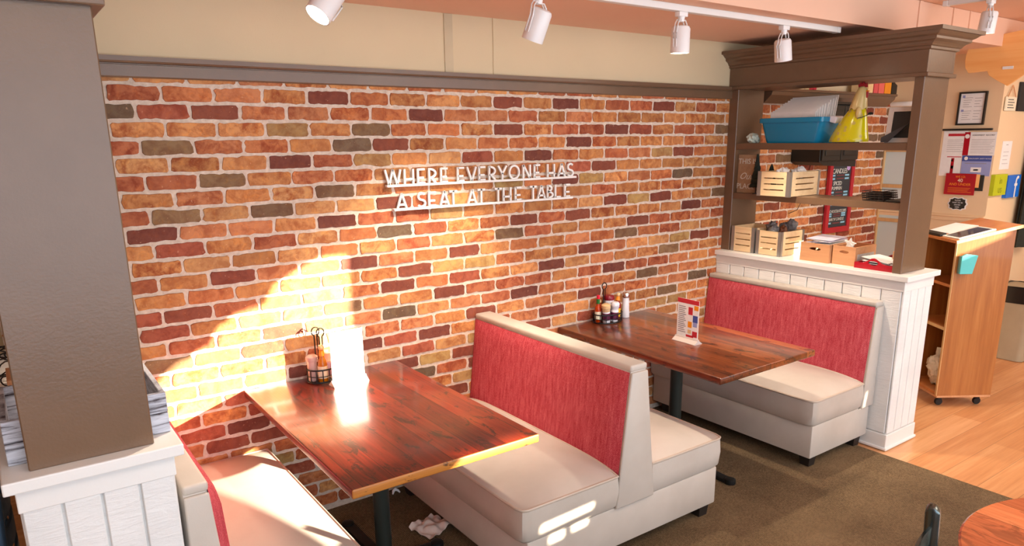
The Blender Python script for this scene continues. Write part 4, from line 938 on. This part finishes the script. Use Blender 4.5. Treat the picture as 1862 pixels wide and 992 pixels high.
for z in (0.462, 0.435, 0.325, 0.30, 0.225, 0.148, 0.13, 0.072):
    for a, b_ in ((0.055, 0.095), (0.24, 0.30)): box(bm, a, b_, -0.0135, -0.012, z, z + 0.014)
obj('chalk_prices', bm, MCHB, t)
bm = nb()
for z in (0.466, 0.44, 0.329, 0.304, 0.228, 0.15, 0.132, 0.074): box(bm, 0.12, 0.225, -0.0135, -0.012, z, z + 0.007)
obj('chalk_lines', bm, MCHR, t)
bm = nb(); lathe(bm, [(0.0, -0.0008), (0.026, -0.0008), (0.026, 0.0008), (0.0, 0.0008)], n=9, cap=False, M=F(0.285, 0.53)); box(bm, 0.292, 0.297, -0.0132, -0.012, 0.53, 0.585); obj('chalk_flower', bm, MCHP, t)
bm = nb(); tube(bm, [(4.86, -0.012, 1.66), (4.80, -0.016, 1.52), (4.79, -0.016, 1.40), (4.72, -0.018, 1.31), (4.62, -0.014, 1.29)], 0.0025, 6); q = obj('loose_cable', bm, MBLACK); tag(q, 'thin dark cable hanging down the brick wall behind the crates', 'cable')

# ------------------------------------------------------------------ ENTRY WALL (faces the booths)
t = thing('framed_partition_panel', 'pale frosted panel in a light wood frame at the end of the brick wall', 'glazed panel', (6.0, 0.0, 0.0))
y0, y1 = -0.30, -0.004
for (a, b_, c, d_) in ((y0, y1, 1.735, 1.765), (y0, y1, 1.43, 1.46), (y0, y1, 1.135, 1.165), (y0, y1, 0.68, 0.72)):
    bm = nb(); box(bm, -0.03, -0.001, a, b_, c, d_, 0.002, 1); obj('rail', bm, MFRAMEW, t)
for a in (y0 - 0.035, y1 - 0.012):
    bm = nb(); box(bm, -0.032, -0.001, a, a + (0.035 if a < -0.1 else 0.014), 0.66, 1.765, 0.002, 1); obj('stile', bm, MFRAMEW, t)
for c, d_ in ((1.46, 1.735), (1.165, 1.43), (0.72, 1.135)):
    bm = nb(); box(bm, -0.012, -0.004, y0, y1 - 0.012, c, d_); obj('pane', bm, MPANE, t)
t = thing('wall_lamp', 'slim white tube lamp on the entry wall above the frosted panel', 'wall lamp', (6.0, -0.12, 2.13))
bm = nb(); lathe(bm, [(0.018, -0.09), (0.02, -0.085), (0.02, 0.085), (0.018, 0.09)], n=16, M=Matrix.Translation((-0.05, 0, 0)) @ Matrix.Rotation(PI / 2, 4, 'X')); obj('tube', bm, MOFFW, t, 40); bm = nb(); box(bm, -0.04, 0, -0.02, 0.02, -0.015, 0.015, 0.003); obj('bracket', bm, MCHROME, t)
FX = lambda y, z, off=-0.0022: frame_M((off, y, z), (0, -1, 0), (0, 0, 1))
def sheet(name, label, cat, yl, yr, zb, zt, mat, thick=0.002, x=6.0, parts=()):
    """flat notice on the entry wall; yl is its left edge as seen"""
    t = thing(name, label, cat, (x, yl, zb)); w = yl - yr; h = zt - zb
    bm = nb(); box(bm, -thick, -0.0002, -w, 0, 0, h); obj('sheet', bm, mat, t)
    for nm, m, rects in parts:
        bm = nb()
        for a, b_, c, d_ in rects:
            box(bm, -thick - 0.0006, -thick + 0.0002, -w * b_, -w * a, h * c, h * d_)
            if nm in ('photo', 'seal'): obj(nm, bm, m, t); bm = nb()
        if nm not in ('photo', 'seal'): obj(nm, bm, m, t)
    return t, w, h
LINES = lambda a, b_, z0, z1, n, hh=0.018: [(a, b_ - 0.04 * ((k * 7) % 4), z0 + (z1 - z0) * k / n, z0 + (z1 - z0) * k / n + hh) for k in range(n)]
t, w, h = sheet('framed_certificate', 'black-framed certificate on the entry wall', 'framed certificate', -0.562, -0.754, 1.953, 2.195, MPAPER, 0.012,
      parts=[('print', MGREY, LINES(0.15, 0.5, 0.55, 0.9, 5, 0.012) + LINES(0.58, 0.9, 0.55, 0.9, 4, 0.012) + LINES(0.15, 0.5, 0.15, 0.48, 5, 0.012) + LINES(0.58, 0.9, 0.15, 0.5, 4, 0.012)), ('seal', MPERI, [(0.1, 0.2, 0.84, 0.92), (0.1, 0.2, 0.4, 0.47)])])
bm = nb(); holeplate(bm, [(0.006, -0.006), (-w - 0.006, -0.006), (-w - 0.006, h + 0.006), (0.006, h + 0.006)], [[(-0.007, 0.007), (-w + 0.007, 0.007), (-w + 0.007, h - 0.007), (-0.007, h - 0.007)]], 'x', -0.022, 0.0); obj('frame', bm, MBKW, t)
bm = nb(); box(bm, 5.982, 6.0, -0.83, -0.46, 1.905, 1.92, 0.002, 1); q = obj('notice_rail', bm, MBKW); tag(q, 'thin dark rail above the red and blue notices', 'rail')
t, w, h = sheet('notice', 'white notice with pink title strip left of the red ribbon notice', 'notice', -0.47, -0.655, 1.70, 1.902, MPAPER, 0.002, parts=[('title', MREDINK, [(0.2, 0.95, 0.80, 0.90)]), ('print', MGREY, LINES(0.2, 0.9, 0.2, 0.72, 7, 0.012))])
t, w, h = sheet('notice', 'assessment notice with dark red ribbon panel at its left', 'notice', -0.632, -0.864, 1.712, 1.892, MPAPER, 0.003, parts=[('ribbon', MREDT, [(0.0, 0.18, 0.0, 1.0)]), ('print', MGREY, LINES(0.24, 0.96, 0.1, 0.75, 9, 0.012))])
bm = text_bm('ASSESSMENT  RECORD', 0.016, 0.0003, 'LEFT', M=FX(-w * 0.24, h * 0.84, -0.0036), sp=1.0); obj('title', bm, MINK, t); bm = nb(); lathe(bm, [(0, 0), (0.017, 0), (0.017, 0.001), (0, 0.001)], n=20, cap=False, M=FX(-w * 0.09, h * 0.82, -0.0036)); obj('seal', bm, MPAPER, t)
t, w, h = sheet('notice', 'white notice with red rule and photo strip below the pink titled notice', 'notice', -0.47, -0.632, 1.545, 1.712, MPAPER, 0.0026, parts=[('title', MREDINK, [(0.3, 0.98, 0.9, 0.94)]), ('photo', MREDT, [(0.52, 0.66, 0.1, 0.86)]), ('photo', MTAN, [(0.54, 0.66, 0.35, 0.5), (0.52, 0.6, 0.7, 0.8)])])
t, w, h = sheet('notice', 'periwinkle blue notice with dark blue header', 'notice', -0.636, -0.852, 1.552, 1.710, MPERI, 0.004, parts=[('header', MBLUINK, [(0, 1, 0.72, 1.0)]), ('panel', MPAPER, [(0.34, 0.7, 0.18, 0.42)]), ('print', MGREY, [(0.12, 0.85, 0.6, 0.63), (0.44, 0.6, 0.26, 0.33)])])
bm = text_bm('HEALTH DEPT. SAFETY NOTICE', 0.0115, 0.0003, 'LEFT', M=FX(-w * 0.24, h * 0.83, -0.0047)); obj('title', bm, MPAPER, t); bm = nb(); lathe(bm, [(0, 0), (0.014, 0), (0.014, 0.001), (0, 0.001)], n=20, cap=False, M=FX(-w * 0.14, h * 0.86, -0.0047)); obj('seal', bm, MPAPER, t)
bm = nb(); box(bm, 5.990, 6.0, -0.82, -0.60, 1.435, 1.56, 0.001, 1); q = obj('backing_card', bm, MBKW); tag(q, 'dark card sticking out behind the red notice', 'card')
bm = nb(); box(bm, 5.987, 5.9895, -0.79, -0.58, 1.46, 1.565); q = obj('backing_card', bm, MBOARD); tag(q, 'orange card behind the red notice', 'card')
t, w, h = sheet('notice', 'glossy dark red notice reading 40 in gold below the blue notice', 'notice', -0.536, -0.765, 1.398, 1.568, MREDT, 0.003, 5.986, parts=[('print', MORC, LINES(0.12, 0.9, 0.12, 0.38, 4, 0.014))])
for s, z, sz, m in (('WE I.D.', 0.80, 0.024, MORC), ('40', 0.60, 0.04, MLABW), ('AND UNDER', 0.44, 0.028, MORC)): bm = text_bm(s, sz, 0.0004, 'CENTER', M=FX(-w * 0.5, h * z, -0.0038)); obj('lettering', bm, m, t)
t = thing('bracket_shaped_plaque', 'small black plaque with white lettering and curved edges below the red notice', 'plaque', (6.0, -0.648, 1.325))
def plaque(w, h): return [(w * (0.5 + 0.0) * a, h * 0.5 * b_) for a, b_ in ((-0.95, 0), (-0.8, 0.35), (-0.8, 0.75), (-0.55, 0.8), (-0.4, 1), (0, 0.85), (0.4, 1), (0.55, 0.8), (0.8, 0.75), (0.8, 0.35), (0.95, 0), (0.8, -0.35), (0.8, -0.75), (0.55, -0.8), (0.4, -1), (0, -0.85), (-0.4, -1), (-0.55, -0.8), (-0.8, -0.75), (-0.8, -0.35))]
bm = nb(); prism(bm, plaque(0.165, 0.108), 'x', -0.004, 0); obj('border', bm, MPAPER, t); bm = nb(); prism(bm, plaque(0.142, 0.092), 'x', -0.006, -0.004); obj('face', bm, MBKW, t)
bm = nb()
for k, s in enumerate(('PLEASE', 'WAIT TO BE', 'SEATED', 'HERE')): text_bm(s, 0.0145, 0.0003, 'CENTER', M=FX(0, 0.022 - 0.018 * k, -0.0064), bm=bm)
obj('lettering', bm, MPAPER, t)
# daylight side of the corner (faces the windows)
def yface(name, label, cat, x0, x1, zb, zt, mat, th=0.003, parts=()):
    t = thing(name, label, cat, (x0, -0.865, zb)); w = x1 - x0; h = zt - zb
    bm = nb(); box(bm, 0, w, -th, -0.0002, 0, h); obj('panel', bm, mat, t)
    for nm, m, rects in parts:
        bm = nb()
        for a, b_, c, d_ in rects: box(bm, w * a, w * b_, -th - 0.0008, -th, h * c, h * d_)
        obj(nm, bm, m, t)
    return t, w, h
yface('paper_list', 'long white paper list taped on the daylight side of the entry corner', 'paper', 6.12, 6.30, 1.60, 1.82, MPAPER, 0.002, [('print', MGREY, [(0.4, 0.6, 0.86, 0.88)] + LINES(0.2, 0.8, 0.2, 0.75, 4, 0.012))])
t, w, h = yface('square_sign', 'lime green square sign beside the bright blue one', 'sign', 6.0, 6.235, 1.40, 1.565, MLIME, 0.03)
F = lambda x, z: frame_M((x, -0.0305, z), (1, 0, 0), (0, 0, 1)); MLD = paint('olive_print', (120, 128, 20), 0.5); bm = text_bm('in', 0.075, 0.0004, 'CENTER', M=F(w * 0.5, h * 0.55)); text_bm('us', 0.085, 0.0004, 'CENTER', M=F(w * 0.5, h * 0.12), bm=bm); obj('lettering', bm, MLD, t)
t, w, h = yface('square_sign', 'bright blue square sign with a white letter f', 'sign', 6.255, 6.50, 1.37, 1.55, MFBLUE, 0.03)
bm = text_bm('f', 0.25, 0.0006, 'CENTER', M=F(w * 0.66, 0.0)); obj('lettering', bm, MPAPER, t)
t = thing('hanging_tag_sign', 'small cream sign hanging from a cord on the daylight side of the corner', 'sign', (6.03, -0.87, 2.05))
bm = nb(); box(bm, 0, 0.19, -0.012, 0, 0, 0.105, 0.002, 1); obj('board', bm, MLABW, t); bm = nb()
for k in range(4): box(bm, 0.03, 0.15 - 0.02 * (k % 2), -0.0128, -0.012, 0.02 + 0.02 * k, 0.026 + 0.02 * k)
obj('lettering', bm, MINK, t); bm = nb(); tube(bm, [(0.02, -0.01, 0.1), (0.1, -0.006, 0.19), (0.17, -0.01, 0.1)], 0.004, 6); obj('cord', bm, MBOXW, t)
bm = nb(); box(bm, 6.26, 6.6, -0.885, -0.866, 2.05, 2.27, 0.003); q = obj('dark_wall_sign', bm, MFRBK); tag(q, 'dark framed sign at the right edge beside the hanging cream sign', 'sign')
# carved board
t = thing('cutout_board', 'large orange wooden cut-out board hanging high at the right edge', 'wooden board', (5.70, -0.70, 2.2))
pts = [(-0.73, 2.551), (-0.722, 2.52), (-0.703, 2.496), (-0.695, 2.46), (-0.691, 2.411), (-0.70, 2.36), (-0.726, 2.322), (-0.853, 2.328), (-0.869, 2.296), (-0.93, 2.255), (-1.0, 2.214), (-1.079, 2.273), (-1.25, 2.40), (-1.6, 2.44), (-1.62, 2.62), (-1.05, 2.59)]
bm = nb(); prism(bm, [(a + 0.70, b_ - 2.2) for a, b_ in pts], 'x', -0.012, 0.012, 0.002); obj('board', bm, MBOARD, t)
bm = nb(); box(bm, -0.016, -0.0125, -0.325, -0.255, 0.13, 0.15); obj('white_plate', bm, MPAPER, t)
bm = nb()
for y in (-0.15, -0.75): tube(bm, [(0, y, 0.37), (0, y, 0.482)], 0.004, 6)
obj('hanging_wire', bm, MCHROME, t)

# ------------------------------------------------------------------ HOST STAND, BIN
ang = math.atan2(-0.217, 0.322); t = thing('host_stand', 'oak host stand on casters with slanted top, right of the white partition', 'host stand', (4.785, -1.197, 0.0), ang)
Wd, Dp = 0.388, 0.40
side = [(0.0, 0.085), (Wd, 0.085), (Wd, 1.262), (0.0, 1.172)]
bm = nb(); prism(bm, side, 'y', 0.0, 0.018); obj('side_panel', bm, MOAK, t)
bm = nb(); prism(bm, side, 'y', Dp - 0.018, Dp); obj('side_panel', bm, MOAK, t)
bm = nb(); box(bm, Wd - 0.016, Wd, 0.018, Dp - 0.018, 0.085, 1.25); obj('front_panel', bm, MOAK, t)
for z in (0.085, 0.56, 0.86): bm = nb(); box(bm, 0.004, Wd - 0.016, 0.018, Dp - 0.018, z, z + 0.02); obj('shelf', bm, MOAKT, t)
bm = nb(); box(bm, -0.004, 0.0, 0.0, 0.018, 0.085, 1.172); box(bm, -0.004, 0.0, Dp - 0.018, Dp, 0.085, 1.172); box(bm, -0.004, 0.0, 0.018, Dp - 0.018, 0.56, 0.58); obj('edge_banding', bm, MFRAMEW, t)
bm = nb(); box(bm, 0, Wd, -0.003, Dp, 0.072, 0.085); obj('bottom_board', bm, MBOXW, t)
sl = math.atan2(0.09, Wd); MT = Matrix.Translation((0, 0, 1.172)) @ Matrix.Rotation(-sl, 4, 'Y')
bm = nb(); box(bm, -0.02, Wd + 0.04, -0.02, Dp + 0.02, 0.0, 0.022, 0.002, 1, M=MT); top = obj('top', bm, MOAKT, t)
bm = nb(); box(bm, -0.022, Wd + 0.042, -0.022, -0.02, 0.0, 0.022, M=MT); obj('light_edge', bm, MFRAMEW, top)
for x, y in ((0.05, 0.05), (Wd - 0.06, 0.05), (0.05, Dp - 0.05), (Wd - 0.06, Dp - 0.05)):
    bm = nb(); lathe(bm, [(0.024, -0.011), (0.027, -0.006), (0.027, 0.006), (0.024, 0.011)], n=18, M=Matrix.Translation((x, y, 0.027)) @ Matrix.Rotation(PI / 2, 4, 'X')); box(bm, x - 0.012, x + 0.012, y - 0.016, y + 0.016, 0.045, 0.072, 0.002); obj('caster', bm, MBLACK, t, 40)
PW = t.matrix_basis if False else Matrix.Translation((4.785, -1.197, 0)) @ Matrix.Rotation(ang, 4, 'Z')
def onstand(o, x, y, dz, rz=0.0): o.matrix_world = PW @ MT @ Matrix.Translation((x, y, 0.022 + dz)) @ Matrix.Rotation(rz, 4, 'Z'); return o
bm = nb(); box(bm, -0.11, 0.11, -0.11, 0.11, 0, 0.003); q = onstand(obj('paper_sheet', bm, MPAPER), 0.16, 0.31, 0.0005, 0.1); tag(q, 'white printed sheet lying on the host stand', 'paper')
t2 = thing('tablet', 'tablet with white border lying on the host stand', 'tablet'); onstand(t2, 0.13, 0.085, 0.0005, 0.05)
bm = nb(); box(bm, -0.13, 0.13, -0.085, 0.085, 0, 0.008, 0.002); obj('body', bm, MOFFW, t2); bm = nb(); box(bm, -0.115, 0.115, -0.07, 0.07, 0.008, 0.0085); obj('screen', bm, plastic('dark_screen', (70, 62, 52), 0.08), t2)
bm = nb(); box(bm, -0.015, 0.03, -0.10, 0.10, 0.0, 0.016, 0.003); q = onstand(obj('dark_bar', bm, MBKW), -0.0, 0.27, 0.001, 0.0); tag(q, 'dark bar along the low edge of the host stand top', 'bar')
t2 = thing('teal_menu_holder', 'teal menu holder hooked on the side of the host stand', 'menu holder'); t2.matrix_world = PW @ Matrix.Translation((0.015, -0.004, 0.965))
bm = nb(); prism(bm, [(0, 0), (0.085, 0.0), (0.11, 0.125), (0.03, 0.135), (0.0, 0.12)], 'y', -0.035, -0.02, 0.002); obj('front_cover', bm, MTEAL, t2); bm = nb(); prism(bm, [(0, 0), (0.07, 0.0), (0.09, 0.12), (0.0, 0.12)], 'y', -0.018, 0.0, 0.002); obj('back_cover', bm, paint('grey_green_cover', (96, 128, 120), 0.5), t2)
bm = nb(); blob(bm, (0, 0, 0.12), (0.10, 0.11, 0.13), 9, 0.35, 4, 3.2, flat=0.0)
bt = NT('candy_bag'); v_ = bt.coords(); vo = bt.n('ShaderNodeTexVoronoi'); vo.inputs['Scale'].default_value = 26; bt.l(v_, vo.inputs['Vector']); bt.set(Base_Color=bt.ramp(bt.noise(v_, 9, 3), [(0.45, lin((238, 228, 206))), (0.66, lin((236, 226, 206))), (0.7, lin((226, 110, 90)))]), Roughness=0.25); bt.bump(vo.outputs['Distance'], 0.9, 0.02)
q = obj('bag_of_mints', bm, bt.m, None, 80); q.matrix_world = PW @ Matrix.Translation((0.15, 0.19, 0.106)); tag(q, 'clear bag of white wrapped mints on the bottom of the host stand', 'bag')
t = thing('waste_bin', 'beige waste bin with black liner behind the host stand', 'waste bin', (6.55, -1.03, 0)); bm = nb()
rows = [[bm.verts.new((p[0], p[1], z)) for p in rr(a, b_, 0.05)] for a, b_, z in ((0.26, 0.22, 0), (0.33, 0.28, 0.62), (0.34, 0.29, 0.63))]
for A, B in zip(rows, rows[1:]):
    for i in range(len(A)): bm.faces.new((A[i], A[(i + 1) % len(A)], B[(i + 1) % len(A)], B[i]))
bm.faces.new(rows[0][::-1]); bm.faces.new(rows[-1]); obj('body', bm, paint('beige_plastic', (170, 156, 130), 0.5), t, 40)
bm = nb(); rows = [[bm.verts.new((p[0] * 1.02, p[1] * 1.02, z + 0.012 * mnoise.noise(Vector((p[0] * 20, p[1] * 20, z))))) for p in rr(a, b_, 0.05)] for a, b_, z in ((0.325, 0.275, 0.50), (0.345, 0.295, 0.635), (0.31, 0.26, 0.64))]
for A, B in zip(rows, rows[1:]):
    for i in range(len(A)): bm.faces.new((A[i], A[(i + 1) % len(A)], B[(i + 1) % len(A)], B[i]))
obj('liner', bm, plastic('black_liner', (22, 22, 22), 0.25), t, 60)
t = thing('coat', 'dark coat hanging on the wall at the right edge above the waste bin', 'coat', (6.66, -0.868, 0.95)); bm = nb()
prof = []
for i in range(14):
    z = 0.95 * i / 13; w = 0.11 + 0.05 * (1 - i / 13)
    prof.append([bm.verts.new((w * math.cos(a * 2 * PI / 24) * (1 + 0.12 * math.sin(a * 2.1)), -0.06 + 0.05 * math.sin(a * 2 * PI / 24) * (1 + 0.2 * math.sin(a * 1.7)), z * 0.9)) for a in range(24)])
for A, B in zip(prof, prof[1:]):
    for k in range(24): bm.faces.new((A[k], A[(k + 1) % 24], B[(k + 1) % 24], B[k]))
bm.faces.new(prof[0][::-1]); bm.faces.new(prof[-1]); obj('body', bm, paint('dark_coat_cloth', (40, 42, 34), 0.9, 0.2, 40), t, 60)
bm = nb(); tube(bm, [(0, 0, 0.92), (0, -0.05, 0.92), (0, -0.06, 0.9)], 0.006, 8); obj('hook', bm, MCHROME, t)

# ------------------------------------------------------------------ FOREGROUND CHAIRS, ROUND TABLE
def metal_chair(label, loc, rotz, mat, H=0.835):
    """ladder-back metal chair; local +y is the front of the seat, backrest at -y, width along x"""
    t = thing('metal_chair', label, 'chair', loc, rotz); w = 0.20
    bm = nb(); box(bm, -0.215, 0.215, -0.2, 0.2, 0.44, 0.465, 0.012, 3); obj('seat', bm, mat, t, 40)
    for sx in (-1, 1):
        bm = nb(); prism(bm, [(-0.205, 0.0), (-0.17, 0.0), (-0.185, 0.44), (-0.205, H - 0.012), (-0.218, H), (-0.235, H), (-0.243, H - 0.014), (-0.222, 0.44)], 'x', sx * w - 0.02, sx * w + 0.02, 0.006); obj('back_post', bm, mat, t, 40)
        bm = nb(); prism(bm, [(0.165, 0.0), (0.195, 0.0), (0.195, 0.44), (0.16, 0.44)], 'x', sx * w - 0.016, sx * w + 0.016, 0.004); obj('front_leg', bm, mat, t, 40)
    for z in (H - 0.09, H - 0.19, H - 0.29):
        bm = nb(); n = 14; R0 = []
        for i in range(n + 1):
            u = -1 + 2 * i / n; x = (w - 0.012) * u; y = -0.222 - 0.03 * (1 - u * u)
            R0.append([bm.verts.new((x, y + dy, z + dz)) for dy, dz in ((-0.004, -0.034), (0.004, -0.034), (0.004, 0.034), (-0.004, 0.034))])
        for A, B in zip(R0, R0[1:]):
            for k in range(4): bm.faces.new((A[k], A[(k + 1) % 4], B[(k + 1) % 4], B[k]))
        bm.faces.new(R0[0]); bm.faces.new(R0[-1][::-1]); obj('slat', bm, mat, t, 40)
    for sx in (-1, 1):
        bm = nb(); box(bm, sx * w - 0.009, sx * w + 0.009, -0.19, 0.175, 0.16, 0.178, 0.002, 1); obj('stretcher', bm, mat, t)
    return t
metal_chair('dark grey metal ladder-back chair beside the round table at the bottom right', (1.461, -2.843, 0.004), math.radians(-158.3), MGUN, 0.876)
metal_chair('dark metal chair tinted daylight blue at the far left behind the near white partition', (-0.78, -0.62, 0.0), math.radians(-90 + 180), metal('daylight_tinted_steel', (44, 66, 86), 0.35, 0.6), 0.86)  # blue tint is reflected daylight put into the metal colour
t = thing('round_table', 'round orange-brown wooden table cut off at the bottom right corner', 'table', (1.885, -3.035, 0))
bm = nb(); lathe(bm, [(0.478, 0.718), (0.488, 0.724), (0.488, 0.744), (0.482, 0.75)], n=72); obj('tabletop', bm, MTABLE2, t, 40)
bm = nb(); lathe(bm, [(0.04, 0.02), (0.04, 0.718)], n=24); obj('pole', bm, MPOLE, t, 40); bm = nb(); lathe(bm, [(0.19, 0.005), (0.19, 0.014), (0.06, 0.04), (0.04, 0.06)], n=40); obj('base', bm, MBLACK, t, 40)

# ------------------------------------------------------------------ LEFT LEDGE
t = thing('whitewashed_crate', 'whitewashed wooden crate on the near white ledge behind the brown post', 'crate', (-0.303, -1.24, ZC)); w, d, h = 0.19, 0.34, 0.118
for (a, b_, c, e) in ((-w, w, 0, 0.014), (-w, w, d - 0.014, d), (-w, -w + 0.014, 0.014, d - 0.014), (w - 0.014, w, 0.014, d - 0.014)):
    for k in range(2):
        bm = nb(); box(bm, a, b_, c, e, 0.001 + k * 0.059, 0.058 + k * 0.06, 0.0015, 1); obj('board', bm, MWASH, t)
bm = nb(); box(bm, -w + 0.014, w - 0.014, 0.014, d - 0.014, 0.001, 0.01); obj('bottom', bm, MWASH, t)
t = thing('small_wooden_box', 'small brown wooden box at the far left, above the whitewashed crate', 'wooden box', (-0.47, -0.80, ZC))
bm = nb(); box(bm, 0, 0.22, 0, 0.16, 0, 0.012); obj('bottom', bm, MBOXW, t)
for (a, b_, c, e) in ((0, 0.22, 0, 0.012), (0, 0.22, 0.148, 0.16), (0, 0.012, 0.012, 0.148), (0.208, 0.22, 0.012, 0.148)):
    bm = nb(); box(bm, a, b_, c, e, 0.012, 0.105, 0.001, 1); obj('side_panel', bm, MBOXW, t)
bm = nb(); box(bm, 0.03, 0.19, -0.003, 0.0, 0.022, 0.088); obj('brown_panel', bm, paint('dark_brown_panel', (124, 62, 26), 0.4), t)
bm = nb(); rnd2 = random.Random(3)
for k in range(26):
    c = Vector((rnd2.uniform(-0.05, 0.05), rnd2.uniform(-0.04, 0.04), 0.03 + 0.0065 * k)); a = rnd2.uniform(0, PI); rx = rnd2.uniform(0.04, 0.085); ry = rnd2.uniform(0.012, 0.05)
    tube(bm, [(c.x + rx * math.cos(q * 2 * PI / 18) * math.cos(a) - ry * math.sin(q * 2 * PI / 18) * math.sin(a), c.y + rx * math.cos(q * 2 * PI / 18) * math.sin(a) + ry * math.sin(q * 2 * PI / 18) * math.cos(a), c.z + 0.012 * math.cos(q * 2 * PI / 9 + k)) for q in range(18)], 0.0025, 5, True)
q = obj('wire_bundle', bm, MWIRE, None, 60); q.location = (-0.40, -0.52, ZC); tag(q, 'tangled bundle of dark wire at the far left on the near white ledge', 'wire')
